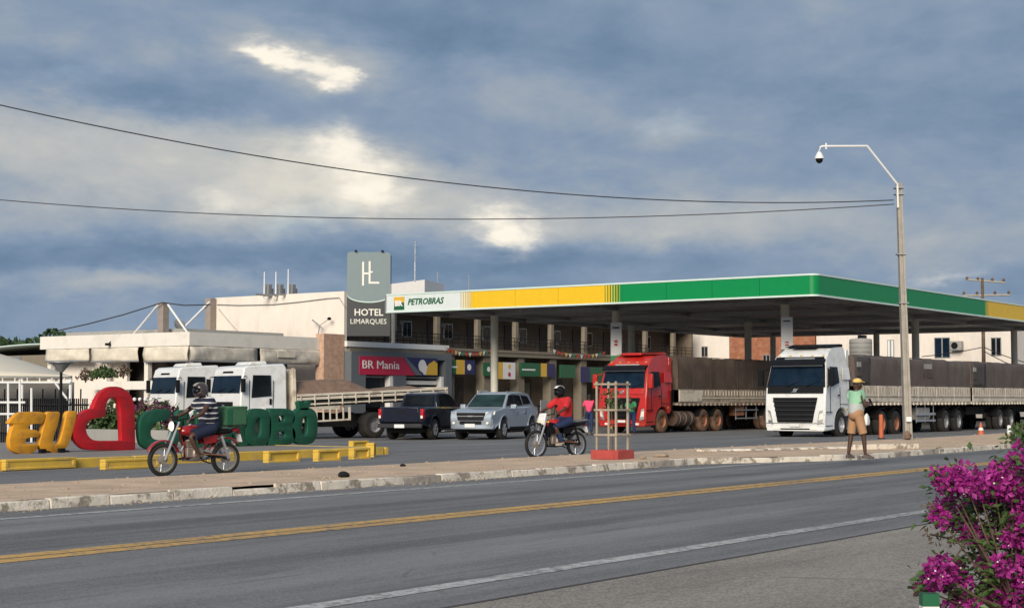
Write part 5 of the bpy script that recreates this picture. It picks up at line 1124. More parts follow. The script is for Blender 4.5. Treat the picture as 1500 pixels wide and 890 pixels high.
# ================================================================ pickups
def pickup(name, label, loc, rz, paint, low, gl, suv=False):
    t = thing(name, label, 'car' if suv else 'pickup truck', loc, rz)
    W = .92; ZB = 1.16
    lo = [(2.30, .36, .80), (2.52, .42, .80), (2.62, .58, .80), (2.64, .84, .82), (2.56, 1.02, .82), (2.36, 1.08, .84), (1.9, 1.13, .86), (1.22, ZB+.03, .86), (1.1, ZB+.02, .90), (-.98, ZB+.05, .90), (-1.0, ZB+.06, .90)]+([(-2.60, ZB+.05, .89), (-2.66, 1.0, .89), (-2.66, .66, .89), (-2.55, .56, .88), (-2.20, .50, W)] if not suv else [(-2.35, ZB+.05, .86), (-2.42, 1.0, .88), (-2.44, .66, .88), (-2.35, .5, .88), (-2.12, .42, W)])
    lo += arc(-1.62, .41, .48, 10, 170, 10, W)[::1][::-1][::-1] if False else []
    def ar(cx): return [(cx+.49*math.cos(R(a)), .41+.49*math.sin(R(a)), W) for a in range(172, 4, -14)]
    body = lo+[(x, z, w) for x, z, w in ar(-1.58)]+[(-1.0, .36, W-.03), (.95, .36, W-.03)]+ar(1.55)
    b = MB().shell(body); MB_ = b.build('body', paint, t, bevel=.045, ang=40)
    gh = [(1.22, ZB, .80), (.48, 1.68, .66), (.1, 1.755, .64), (-.5, 1.75, .64), (-.86, 1.70, .64), (-1.06, ZB+.02, .79)] if not suv else [(1.22, ZB, .80), (.48, 1.68, .66), (.1, 1.765, .64), (-.8, 1.78, .64), (-1.9, 1.72, .64), (-2.30, ZB+.02, .79)]
    MB().shell(gh).build('cabin', paint, t, bevel=.04, ang=40)
    def wz(z): return .80-(z-ZB)*.255
    MB().plate([(1.17, -.70, ZB+.06), (1.17, .70, ZB+.06), (.52, .60, 1.66), (.52, -.60, 1.66)], .03).build('windscreen', gl, t)
    if suv: MB().plate([(-2.30, -.62, ZB+.12), (-2.30, .62, ZB+.12), (-1.95, .56, 1.66), (-1.95, -.56, 1.66)], .03).build('rear_window', 'glass', t)
    else: MB().plate([(-1.06, -.62, ZB+.10), (-1.06, .62, ZB+.10), (-.905, .56, 1.64), (-.905, -.56, 1.64)], .03).build('rear_window', 'glass', t)
    for s in (-1, 1):
        MB().plate([(.95, s*wz(1.26), 1.25), (.06, s*wz(1.26), 1.25), (.06, s*wz(1.66), 1.67), (.45, s*wz(1.66), 1.64)], .03).build('front_side_window', 'glass', t)
        MB().plate([(-.02, s*wz(1.26), 1.25), (-.84, s*wz(1.26), 1.27), (-.74, s*wz(1.66), 1.64), (-.02, s*wz(1.66), 1.67)], .03).build('rear_side_window', 'glass', t)
        if suv: MB().plate([(-.98, s*wz(1.3), 1.29), (-1.80, s*wz(1.32), 1.34), (-1.60, s*wz(1.62), 1.61), (-.90, s*wz(1.64), 1.65)], .03).build('quarter_window', 'glass', t)
        for x in (.96, .0, -.93): MB().bx(x-.008, s*(W-.03), .42, x+.008, s*(W-.012), 1.15).build('door_seam', 'black', t)
        for x in (.12, -.78): MB().bx(x, s*(W-.02), .98, x+.16, s*(W+.015), 1.02).build('door_handle', 'chrome' if paint == 'silver' else 'navy', t)
        MB().box((.80, s*(W+.10), 1.22), (.14, .22, .17)).build('mirror', paint, t, bevel=.03)
        MB().bx(-.95, s*(W-.05), .28, .98, s*(W+.10), .34).build('side_step', 'black' if paint == 'silver' else 'steel', t, bevel=.015)
        if paint == 'silver': MB().bx(-1.0, s*(W-.06), .365, .95, s*(W+.005), .47).build('sill_trim', 'black', t, bevel=.01)
        for cx_ in (-1.58, 1.55):
            P1 = arc(cx_, .41, .53, 0, 180, 10, 0); P2 = arc(cx_, .41, .475, 180, 0, 10, 0)
            MB().prism([(x, s*(W-.03), z) for x, z, _ in P1+P2], (0, s*.05, 0)).build('wheel_arch', paint, t, bevel=.01)
            wheel(t, cx_, s*.80, .385, .26, s, 'tyre', 'alloy', 'car')
        MB().bx(-.75, s*.56, 1.765, .35, s*.53, 1.80).build('roof_rail', 'steel', t, bevel=.008)
    MB().bx(-2.3, -.7, .28, 2.3, .7, .40).bx(-2.2, -.3, .22, 2.0, .3, .3).build('underbody', 'dark', t)
    # front
    gr = MB().plate([(2.635, -.50, .72), (2.635, .50, .72), (2.60, .58, 1.0), (2.60, -.58, 1.0)], .05).build('grille', 'black', t, bevel=.01)
    MB().bx(2.65, -.52, .86, 2.675, .52, .89).build('grille_bar', 'chrome' if paint == 'silver' else 'steel', gr)
    MB().plate([(2.68, -.09, .85), (2.68, .09, .85), (2.68, .11, .90), (2.68, -.11, .90)], .015).build('emblem', 'chrome', gr)
    bp = MB().prism([(2.50, -.84, .40), (2.68, -.60, .40), (2.72, 0, .40), (2.68, .60, .40), (2.50, .84, .40), (2.3, .84, .40), (2.3, -.84, .40)], (0, 0, .17)).build('front_bumper', low, t, bevel=.03)
    MB().bx(2.62, -.42, .585, 2.68, .42, .70).build('lower_intake', 'black', bp); MB().bx(2.71, -.20, .47, 2.725, .20, .60).build('number_plate', 'plate', bp)
    for s in (-1, 1):
        MB().plate([(2.60, s*.52, .88), (2.40, s*.86, .92), (2.34, s*.87, 1.05), (2.57, s*.58, 1.02)], .05).build('headlight', 'lamp', t, bevel=.01)
        MB().plate([(2.64, s*.55, .56), (2.52, s*.82, .58), (2.53, s*.83, .76), (2.65, s*.60, .70)], .03).build('fog_surround', low, t); MB().ball((2.66, s*.66, .62), (.03, .06, .05), 8, 5).build('fog_lamp', 'lamp', t)
        if not suv: MB().bx(-2.69, s*.78, .78, -2.50, s*.905, 1.14).build('tail_light', 'tail', t, bevel=.02); MB().bx(-2.697, s*.80, .80, -2.69, s*.88, .90).build('reversing_lamp', 'lamp', t)
    if suv: return t
    tg = MB().bx(-2.685, -.70, .66, -2.66, .70, 1.19).build('tailgate', paint, t, bevel=.015)
    MB().bx(-2.70, -.13, 1.0, -2.686, .13, 1.07).build('gate_handle', 'black', tg)
    rbp = MB().bx(-2.80, -.88, .44, -2.62, .88, .60).build('rear_bumper', 'grilleb', t, bevel=.03)
    MB().bx(-2.815, -.20, .45, -2.80, .20, .58).build('number_plate', 'plate', rbp)
    if not suv: MB().bx(-2.60, -.80, ZB-.02, -1.05, .80, ZB+.04).build('bed_cover', 'black', t, bevel=.01)
    return t
def place(px, py, lx, ly, rz, z=z0):                       # so that the local wheel foot (lx, ly) stands at a pixel
    p = onZ(px, py, z); c, s = math.cos(rz), math.sin(rz); return (p.x-(lx*c-ly*s), p.y-(lx*s+ly*c), z)
rzs = R(195); pickup('silver_car', 'silver-blue four-wheel-drive car facing left on the forecourt', place(738, 643.5, 1.55, .90, rzs), rzs, 'silver', 'silver', 'glassg', True)
rzb = R(15); pickup('black_pickup', 'black-blue double cab pickup seen from behind, beside the sand lorry', place(637, 643.5, -1.58, -.90, rzb), rzb, 'navy', 'steel', 'glass')
# ================================================================ people
def skin(verts, edges, radii, root=0, sub=1):
    me = bpy.data.meshes.new('sk'); me.from_pydata([tuple(v) for v in verts], edges, []); o = bpy.data.objects.new('sk', me); COL.objects.link(o)
    md = o.modifiers.new('skin', 'SKIN'); md.use_smooth_shade = True
    for i, r in enumerate(radii): me.skin_vertices[0].data[i].radius = r if hasattr(r, '__len__') else (r, r)
    me.skin_vertices[0].data[root].use_root = True
    sb = o.modifiers.new('sub', 'SUBSURF'); sb.levels = sub; sb.render_levels = sub
    dg = bpy.context.evaluated_depsgraph_get(); dg.update(); m2 = bpy.data.meshes.new_from_object(o.evaluated_get(dg)); bpy.data.objects.remove(o)
    vs = [v.co.copy() for v in m2.vertices]; fs = [tuple(p.vertices) for p in m2.polygons]; bpy.data.meshes.remove(m2); return vs, fs
class Gr:
    def __init__(s): s.v = []; s.e = []; s.r = []
    def p(s, co, r, par=None):
        s.v.append(Vector(co)); s.r.append(r); i = len(s.v)-1
        if par is not None: s.e.append((par, i))
        return i
    def get(s, sub=1): return skin(s.v, s.e, s.r, 0, sub)
def hand(g, wi, W_, d, up, side, curl=.6):
    """palm, four unequal fingers and a thumb; d = pointing direction, up = back-of-hand normal, side = towards the thumb"""
    d = Vector(d).normalized(); up = Vector(up).normalized(); sd = d.cross(up).normalized()*side
    pm = g.p(W_+d*.055, (.026, .018), wi)
    for k, (o, L) in enumerate([(.028, .070), (.010, .080), (-.009, .074), (-.027, .058)]):
        kn = g.p(W_+d*.095+sd*o, .0105, pm); a = W_+d*(.095+L*.45)+sd*o*1.1-up*L*.35*curl; b = a+d*L*.25-up*L*.5*curl
        i = g.p(a, .0092, kn); g.p(b, .0075, i)
    th = g.p(W_+d*.045+sd*.040-up*.008, .012, pm); i = g.p(W_+d*.075+sd*.052-up*.025, .0105, th); g.p(W_+d*.098+sd*.045-up*.04, .009, i)
def head_mesh(c, fwd, hair=True):
    m = MB(); c = Vector(c); f = Vector(fwd).normalized(); lf_ = Vector((0, 0, 1)).cross(f).normalized(); u = f.cross(lf_)
    q = MB().ball((0, 0, 0), (.098, .078, .118), 16, 12)
    for v in q.v:
        if v.z < -.02: v.x *= 1+.1*(v.z < -.05); v.y *= 1-.30*min(1, (-.02-v.z)/.1)
        if v.x < 0: v.x *= 1.05
    q.add(*(lambda b: (b.v, b.f))(MB().ball((.104, 0, -.012), (.022, .014, .026), 8, 5)))       # nose
    q.add(*(lambda b: (b.v, b.f))(MB().ball((.090, 0, -.062), (.016, .026, .010), 8, 5)))       # mouth
    q.add(*(lambda b: (b.v, b.f))(MB().ball((.078, 0, -.098), (.026, .028, .020), 8, 5)))       # chin
    for s in (-1, 1): q.add(*(lambda b: (b.v, b.f))(MB().ball((.0, s*.080, -.008), (.020, .010, .030), 8, 5)))
    e = MB(); h = MB()
    for s in (-1, 1): e.ball((.088, s*.032, .012), (.011, .013, .009), 8, 5); h.ball((.096, s*.032, .012), (.005, .006, .006), 6, 4); h.box((.090, s*.034, .034), (.012, .034, .008))
    if hair: h.add(*(lambda b: (b.v, b.f))(MB().ball((-.018, 0, .028), (.098, .086, .100), 14, 8)))
    def tr(mm): mm.v = [c+f*v.x+lf_*v.y+u*v.z for v in mm.v]; return mm
    return tr(q), tr(e), tr(h)
def person(label, loc, rz, J, wear, fwd=(1, 0, 0), hands=None, group=None, hair=True, scale=1.0, thick=1.0):
    t = thing('person', label, 'person', loc, rz, group); t.scale = (scale,)*3; V_ = {k: Vector(v) for k, v in J.items()}
    k_ = thick; g_ = Gr(); pe = g_.p(V_['pelvis'], (.118*k_, .092*k_)); wa = g_.p(V_['pelvis'].lerp(V_['chest'], .45), (.100*k_, .080*k_), pe); ch = g_.p(V_['chest'], (.112*k_, .082*k_), wa)
    ns = g_.p(V_['neck'], .062, ch); g_.p(V_['neck'].lerp(V_['head'], .55), .055, ns)
    for s, S_ in ((1, 'l'), (-1, 'r')):
        sh = g_.p(V_['sh'+S_], .048*k_, ch); el = g_.p(V_['el'+S_], .040, sh); fa = g_.p(V_['el'+S_].lerp(V_['wr'+S_], .3), .039, el); wr_ = g_.p(V_['wr'+S_], .026, fa)
        d = (V_['wr'+S_]-V_['el'+S_]).normalized(); upv = Vector((0, 0, 1)) if abs(d.z) < .8 else Vector((1, 0, 0)); upv = (upv-d*upv.dot(d))
        hand(g_, wr_, V_['wr'+S_], d, upv, 1 if s > 0 else -1, .8)
        hp = g_.p(V_['hip'+S_], .085*k_, pe); tm = g_.p(V_['hip'+S_].lerp(V_['kn'+S_], .5), .074*k_, hp); kn = g_.p(V_['kn'+S_], .052, tm); cf = g_.p(V_['kn'+S_].lerp(V_['an'+S_], .3), .052, kn); an = g_.p(V_['an'+S_], .034, cf); g_.p(V_['to'+S_], (.034, .024), an)
    vs, fs = g_.get(1); hm, em, hh = head_mesh(V_['head'], fwd, hair)
    MB().add(vs, fs).add(hm.v, hm.f).build('body', 'skin', t, ang=80)
    em.build('eyes', 'eye', t); hh.build('hair', 'hair', t)
    q = Gr(); a = q.p(V_['pelvis']+Vector((0, 0, wear.get('hem', .0))), (.160*k_, .128*k_)); b = q.p(V_['pelvis'].lerp(V_['chest'], .45), (.158*k_, .126*k_), a); c = q.p(V_['chest'], (.178*k_, .136*k_), b); q.p(V_['neck']-Vector((0, 0, .035)), .075, c)
    for S_ in 'lr':
        s_ = q.p(V_['sh'+S_], .084*k_, c); q.p(V_['sh'+S_].lerp(V_['el'+S_], wear.get('sleeve', .75)), .066*k_, s_)
    sv_, sf_ = q.get(2)
    so_ = MB().add(sv_, sf_).build('shirt', wear['shirt'], t, ang=80)
    if wear.get('two'):
        so_.data.materials.append(MT[wear['two'][0]])
        for pf in so_.data.polygons: pf.material_index = 1 if pf.center.z < wear['two'][1] else 0
    q = MB(); up_ = (V_['chest']-V_['pelvis']).normalized(); pc0 = V_['pelvis']
    q.path([pc0-up_*.10, pc0-up_*.03, pc0+up_*.05, pc0+up_*.12], [.10*k_, .138*k_, .138*k_, .125*k_], 14)
    for S_ in 'lr':
        h_, kn_, an_ = V_['hip'+S_], V_['kn'+S_], V_['an'+S_]; h0 = h_+(h_-kn_).normalized()*.03
        if wear.get('long'): q.path([h0, h_.lerp(kn_, .4), kn_, kn_.lerp(an_, .5), kn_.lerp(an_, .9)], [.098*k_, .092*k_, .070, .064, .060], 12)
        else: q.path([h0, h_.lerp(kn_, .45), h_.lerp(kn_, wear.get('leg', .92))], [.086*k_, .080*k_, .076*k_], 12)
    q.build('trousers' if wear.get('long') else 'shorts', wear['pants'], t, ang=80)
    for S_ in 'lr':
        d = V_['to'+S_]-V_['an'+S_]; dh = Vector((d.x, d.y, 0)).normalized(); A = V_['an'+S_]; bs = MB(); side = Vector((-dh.y, dh.x, 0)); sl = []
        fz = V_['to'+S_].z-.03
        for (u, w, h_) in ((-.07, .034, .07), (0, .042, .085), (.09, .046, .06), (.16, .044, .045), (.20, .028, .035)):
            c0 = A+dh*u; sl.append([Vector((c0.x, c0.y, fz))+side*w, Vector((c0.x, c0.y, fz+h_))+side*w*.7, Vector((c0.x, c0.y, fz+h_))-side*w*.7, Vector((c0.x, c0.y, fz))-side*w])
        bs.rings(sl).build('shoe', wear.get('shoe', 'shoe'), t, bevel=.01)
    return t, V_
def helmet(t, c, col, f=(1, 0, 0), stripe=None):
    m = MB().ball(c, (.150, .128, .140), 16, 12); m.f = [fc for fc in m.f if not (sum((m.v[i].x for i in fc))/len(fc) > c[0]+.075 and -.075 < sum((m.v[i].z for i in fc))/len(fc)-c[2] < .055) and sum((m.v[i].z for i in fc))/len(fc)-c[2] > -.125]
    h_ = m.build('helmet', col, t, fix=True, ang=60); h_.modifiers.new('s', 'SOLIDIFY').thickness = .018
    MB().ball((c[0]+.005, c[1], c[2]-.012), (.142, .118, .075), 14, 8).build('visor', 'glass', h_)
    if stripe:
        rs = [[Vector((c[0]+.155*math.cos(a), y, c[2]+.146*math.sin(a))) for y in (-.045, .045)]+[Vector((c[0]+.147*math.cos(a), y, c[2]+.138*math.sin(a))) for y in (.045, -.045)] for a in [R(35+110*k/8) for k in range(9)]]
        MB().rings(rs).build('helmet_stripe', stripe, h_)
stand = dict(pelvis=(0, 0, .93), chest=(.0, 0, 1.26), neck=(.01, 0, 1.45), head=(.05, 0, 1.585), shl=(0, .18, 1.385), shr=(0, -.18, 1.385), ell=(.05, .24, 1.12), elr=(.05, -.24, 1.12), wrl=(.30, .10, 1.19), wrr=(.30, -.08, 1.17),
    hipl=(0, .095, .88), hipr=(0, -.095, .88), knl=(-.04, .13, .49), knr=(.08, -.14, .49), anl=(-.10, .15, .09), anr=(.10, -.16, .09), tol=(.04, .18, .035), tor=(.24, -.20, .035))
pm_ = onZ(1255, 671, .125)
RV = math.atan2(RIGHT.y, RIGHT.x)
t, V_ = person('man in yellow cap and orange-brown shorts standing on the kerb looking at his hands', (pm_.x, pm_.y, .12), RV+R(28), stand, dict(shirt='mint', two=('palegrey', 1.17), pants='shorts', hem=-.10, leg=.88, sleeve=.6, shoe='shoe'), fwd=(1, -.2, -.28), hair=True, thick=1.2)
cp = MB().ball((.045, 0, 1.650), (.112, .092, .072), 14, 8); cp.f = [f for f in cp.f if sum(cp.v[i].z for i in f)/len(f) > 1.635]
c_ = cp.build('cap', 'capy', t, ang=60); c_.modifiers.new('s', 'SOLIDIFY').thickness = .012
MB().prism([(.13, -.075, 1.645), (.20, -.06, 1.628), (.235, 0, 1.622), (.20, .06, 1.628), (.13, .075, 1.645)], (0, 0, .012)).build('cap_brim', 'capy', c_)
o = MB().box((0, 0, 0), (.012, .07, .145)).build('mobile_phone', 'black', None, bevel=.006); o.matrix_world = Matrix.Translation(BASE[t.name]) @ Matrix.Rotation(RV+R(28), 4, 'Z') @ Matrix.Translation((.40, .0, 1.22)) @ Matrix.Rotation(R(-30), 4, 'Y'); tag(o, 'dark phone held in both hands by the man in the yellow cap', 'phone')
o = MB().rings([[Vector((x*w, y*d_-.0, z)) for x, y in ((-1, -1), (1, -1), (1, 1), (-1, 1))] for z, w, d_ in ((-.16, .09, .05), (-.06, .11, .06), (.08, .08, .05), (.16, .02, .02))]); o = o.build('plastic_bag', 'whitep', None, bevel=.02); o.location = BASE[t.name]+RIGHT*.22+VIEW*-.02+Vector((0, 0, .84)); o.scale = (.75, .75, .8); tag(o, 'white plastic bag hanging at the right hip of the man in the yellow cap', 'bag')
sit = dict(pelvis=(-.30, 0, .90), chest=(-.20, 0, 1.22), neck=(-.14, 0, 1.41), head=(-.08, 0, 1.54), shl=(-.17, .19, 1.34), shr=(-.17, -.19, 1.34), ell=(.05, .34, 1.14), elr=(.05, -.34, 1.14), wrl=(.24, .33, 1.05), wrr=(.24, -.33, 1.05),
    hipl=(-.26, .11, .86), hipr=(-.26, -.11, .86), knl=(.22, .20, .72), knr=(.22, -.20, .72), anl=(.03, .20, .36), anr=(.03, -.20, .36), tol=(.15, .21, .31), tor=(.15, -.21, .31))
# ================================================================ motorcycles
def spoked(t, x, r, rimm, w=.085):
    rs = []; n = 36
    for k in range(n+1):
        a = 2*math.pi*k/n; c = Vector((math.cos(a), 0, math.sin(a))); rs.append([Vector((x, 0, r))+c*((r-w*.5)+w*.5*math.cos(b))+Vector((0, w*.5*math.sin(b), 0)) for b in [2*math.pi*j/8 for j in range(8)]])
    o = MB().rings(rs, False).build('wheel', 'tyre', t, ang=60)
    rs = []
    for k in range(n+1):
        a = 2*math.pi*k/n; c = Vector((math.cos(a), 0, math.sin(a))); rs.append([Vector((x, 0, r))+c*(r-w*.95+dr)+Vector((0, y, 0)) for dr, y in ((-.012, -.022), (.012, -.026), (.012, .026), (-.012, .022))])
    MB().rings(rs, False).build('rim', rimm, o)
    m = MB()
    for k in range(18): a = 2*math.pi*k/18; c = Vector((math.cos(a), 0, math.sin(a))); m.tube(Vector((x, (.03 if k % 2 else -.03), r))+c*.04, Vector((x, 0, r))+c*(r-w), .0035, n=4)
    m.build('spokes', 'alloy', o); MB().lathe([(.075, -.05), (.075, .05)], (x, 0, r), 'y', 14).build('hub', 'engine', o)
def cycle(name, label, loc, rz, paint, trail=False):
    t = thing(name, label, 'motorcycle', loc, rz); rf = .335 if trail else .30; rr = .31 if trail else .30; xf, xb = .66, -.62
    spoked(t, xf, rf, 'rim_gold' if not trail else 'alloy'); spoked(t, xb, rr, 'rim_gold' if not trail else 'alloy')
    tp_ = (.36, 0, 1.0)
    for s in (-1, 1):
        MB().path([(xf, s*.09, rf), (.54, s*.09, .60), (.385, s*.09, .98)], [.024, .026, .020], 8).build('fork_leg', 'alloy', t)
        MB().path([(xb, s*.12, rr), (-.46, s*.13, .72)], [.030, .026], 8).build('shock_absorber', 'chrome' if not trail else 'black', t); MB().path([(-.1, s*.10, .42), (xb, s*.10, rr)], .025, 6).build('swing_arm', 'dark', t)
        MB().tube((.02, s*.10, .33), (.03, s*.26, .33), .018).build('foot_peg', 'black', t)
        MB().tube((.34, s*.28, 1.03), (.30, s*.28, 1.20), .010).ball((.30, s*.31, 1.23), (.012, .06, .035), 8, 5).build('mirror', 'black', t)
    MB().path([(.28, -.36, 1.02), (.35, -.22, 1.04), (.38, -.08, 1.01), (.38, .08, 1.01), (.35, .22, 1.04), (.28, .36, 1.02)], .013, 6).build('handlebar', 'black', t)
    for s in (-1, 1): MB().tube((.285, s*.29, 1.02), (.265, s*.40, 1.018), .02).build('grip', 'black', t)
    def fend(cx_, r, a0, a1, m, w=.055, z=None):
        rs = [[Vector((cx_+(r+dr)*math.cos(R(a)), y, (z or r)+(r+dr)*math.sin(R(a)))) for y, dr in ((-w, .0), (-w*.7, .022), (w*.7, .022), (w, 0), (w*.8, -.006), (-w*.8, -.006))] for a in [a0+(a1-a0)*k/10 for k in range(11)]]
        return MB().rings(rs).build('mudguard', m, t)
    if trail: fend(xf-.02, .46, 40, 135, 'black', .06, .36)
    else: fend(xf, rf+.02, 25, 160, paint)
    fend(xb, rr+.035, 20, 135, 'black' if trail else paint)
    m = MB().ball((.10, 0, .80), (.25, .125, .125), 14, 10)
    for v in m.v:
        if v.z < .76: v.z = .76-(.76-v.z)*.6
    tk = m.build('fuel_tank', paint if not trail else 'shirtred', t, ang=80); MB().lathe([(.035, .92), (.035, .94)], (.12, 0, 0), n=10).build('filler_cap', 'chrome', tk)
    for s in (-1, 1): MB().plate([(-.12, s*.115, .56), (-.36, s*.12, .60), (-.40, s*.12, .74), (-.08, s*.12, .72)], .02).build('side_panel', paint if not trail else 'black', t, bevel=.008)
    if trail:
        for s in (-1, 1): MB().plate([(.44, s*.10, .60), (.20, s*.13, .58), (.05, s*.13, .80), (.34, s*.12, .86)], .02).build('shroud', 'black', t)
    MB().prism([(-.08, -.12, .80), (-.10, -.12, .73), (-.68, -.11, .76), (-.72, -.10, .83), (-.55, -.11, .85), (-.30, -.12, .82)], (0, .24, 0)).build('seat', 'black', t, bevel=.03)
    MB().prism([(-.40, -.09, .70), (-.80, -.06, .80), (-.86, -.05, .87), (-.55, -.08, .80)], (0, .18, 0)).build('tail_cowl', paint, t, bevel=.02); MB().bx(-.90, -.05, .76, -.84, .05, .83).build('tail_light', 'tail', t, bevel=.01)
    MB().path([(-.50, .10, .86), (-.90, .10, .90), (-.90, -.10, .90), (-.50, -.10, .86)], .011, 6).build('rear_rack', 'steel', t)
    fr = MB().path([(.36, 0, .92), (.24, 0, .62), (.22, 0, .34), (-.08, 0, .30), (-.14, 0, .42), (-.22, 0, .74)], .022, 6).path([(.36, 0, .90), (-.2, 0, .72), (-.66, 0, .76)], .02, 6).path([(-.12, 0, .42), (-.46, 0, .72)], .014, 6); fr.build('frame', 'dark' if trail else paint, t)
    en = MB().lathe([(.10, -.11), (.125, -.09), (.125, .09), (.10, .11)], (-.02, 0, .40), 'y', 14).box((.10, 0, .42), (.22, .16, .17)); en.path([(.10, 0, .48), (.14, 0, .66)], [.075, .065], 10); e_ = en.build('engine', 'engine', t, bevel=.01)
    for k in range(4): c_ = Vector((.115+.008*k, 0, .53+.032*k)); MB().box(c_, (.17, .17, .010)).build('cooling_fin', 'engine', e_)
    MB().path([(.18, -.06, .58), (.26, -.09, .45), (.20, -.11, .28), (-.10, -.14, .27), (-.35, -.15, .32), (-.75, -.15, .40)], [.018, .018, .018, .02, .04, .045], 8).build('exhaust', 'chrome' if not trail else 'black', t)
    MB().path([(.16, .06, .40), (-.02, .12, .40), (xb, .11, rr+.05)], .012, 5).build('chain', 'rust', t)
    hl = (.47, 0, .90) if not trail else (.47, 0, .93)
    if trail:
        MB().prism([(.50, -.10, .78), (.52, -.13, .90), (.46, -.11, 1.06), (.46, .11, 1.06), (.52, .13, .90), (.50, .10, .78)], (-.06, 0, .01)).build('headlight_cowl', 'whitecar', t, bevel=.02); MB().bx(.512, -.085, .80, .535, .085, .93).build('headlight', 'lamp', t, bevel=.01)
    else:
        MB().lathe([(.03, -.10), (.085, -.04), (.098, .02)], hl, 'x', 16).build('headlight_shell', 'black', t); MB().lathe([(.09, .021), (.07, .045), (.01, .055)], hl, 'x', 16, caps=True).build('headlight', 'headlit', t)
    MB().bx(.40, -.08, 1.0, .44, .08, 1.09).build('instrument', 'black', t, bevel=.01)
    for s in (-1, 1): MB().tube((.44, s*.06, .86), (.44, s*.17, .86), .008).ball((.44, s*.19, .86), (.03, .028, .022), 8, 5).build('indicator', 'flagy', t); 
    MB().plate([(-.92, -.09, .60), (-.92, .09, .60), (-.88, .09, .74), (-.88, -.09, .74)], .006).build('number_plate', 'plate', t)
    MB().tube((.0, .12, .30), (-.22, .17, .22), .012).build('side_stand', 'black', t)
    return t
pl = onZ(286, 696, .0); rz1 = R(165)
b1 = cycle('red_motorcycle', 'red street motorcycle ridden left past the green letters', (pl.x, pl.y, 0), rz1, 'redbike')
sitb = dict(sit); t, _ = person('motorcycle rider in navy and white striped shirt and dark shorts on the red motorcycle', (pl.x, pl.y, 0), rz1, sitb, dict(shirt='navyp', pants='shortsnavy', leg=.85, sleeve=.55, hem=-.02, shoe='shoe'), thick=1.42)
MT['striped'] = MT['navyp'].copy() if False else None
def striped():
    m = bpy.data.materials.new('navy_white_striped_cloth'); m.use_nodes = True; q = NG(m.node_tree); b = m.node_tree.nodes['Principled BSDF']
    P = q.n('ShaderNodeTexCoord').outputs['Object']; s_ = q.n('ShaderNodeSeparateXYZ'); q.put(s_.inputs[0], P)
    z = q.m('ADD', s_.outputs[2], q.m('MULTIPLY', q.noise(P, 4, 2), .04)); f = q.m('FRACT', q.m('MULTIPLY', z, 10.5)); w = q.m('LESS_THAN', f, .26)
    q.put(b.inputs['Base Color'], q.mix(w, (.015, .018, .04), (.62, .62, .60))); b.inputs['Roughness'].default_value = .85; return m
MT['striped'] = striped()
for c in kids(t):
    if c.name.split('.')[0] == 'shirt': c.data.materials[0] = MT['striped']
helmet(t, (-.08, 0, 1.55), 'helm', stripe='tank')
bx_ = thing('delivery_box', 'green square insulated delivery box on the rack behind the striped-shirt rider', 'delivery box', (pl.x+.72*math.cos(R(15)), pl.y-.72*math.sin(R(15)), .90), rz1)
MB().bx(-.24, -.21, 0, .18, .21, .34).build('box_body', 'boxgreen', bx_, bevel=.03); MB().bx(-.245, -.215, .30, .185, .215, .36).build('lid', 'boxgreen', bx_, bevel=.02)
for s in (-1, 1): MB().bx(.10, s*.19, .02, .18, s*.225, .30).build('strap', 'greenl', bx_)
p2_ = onZ(816, 670.5, .0)
b2 = cycle('trail_motorcycle', 'black and white trail motorcycle ridden left past the forecourt', (p2_.x, p2_.y, 0), rz1, 'black', True)
sit2 = dict(sit); t, _ = person('motorcycle rider in red shirt and blue jeans on the trail motorcycle', (p2_.x, p2_.y, .02), rz1, sit2, dict(shirt='shirtred', pants='jean', long=True, sleeve=.9, hem=-.06, shoe='shoepale'), thick=1.22)
helmet(t, (-.08, 0, 1.55), 'black', stripe='whitep')
def walk(dx, arms): 
    J = dict(stand); J.update(knl=(.10, .12, .49), anl=(.0, .12, .09), tol=(.14, .13, .035), knr=(-.02, -.11, .50), anr=(-.14, -.11, .11), tor=(.0, -.12, .05)); J.update(arms); return J
pp_ = onZ(863, 637, -.1); person('man in pink shirt and dark trousers standing left of the red lorry', (pp_.x, pp_.y, -.1), R(20), walk(0, dict(ell=(.0, .25, 1.12), wrl=(.12, .28, .90), elr=(.12, -.26, 1.2), wrr=(.35, -.26, 1.24))), dict(shirt='shirtpink', pants='jean', long=True, hem=-.05), fwd=(1, 0, 0))
pp_ = onZ(925, 636, -.1); person('person in green shirt and dark trousers bending in front of the red lorry', (pp_.x, pp_.y, -.1), R(200), walk(0, dict(pelvis=(-.1, 0, .92), chest=(.06, 0, 1.22), neck=(.16, 0, 1.38), head=(.26, 0, 1.46), shl=(.08, .18, 1.33), shr=(.08, -.18, 1.33), ell=(.25, .2, 1.1), elr=(.25, -.2, 1.1), wrl=(.48, .1, 1.1), wrr=(.48, -.1, 1.1), hipl=(-.1, .1, .88), hipr=(-.1, -.1, .88))), dict(shirt='shirtgreen', pants='jean', long=True, hem=-.05), fwd=(1, 0, -.3))
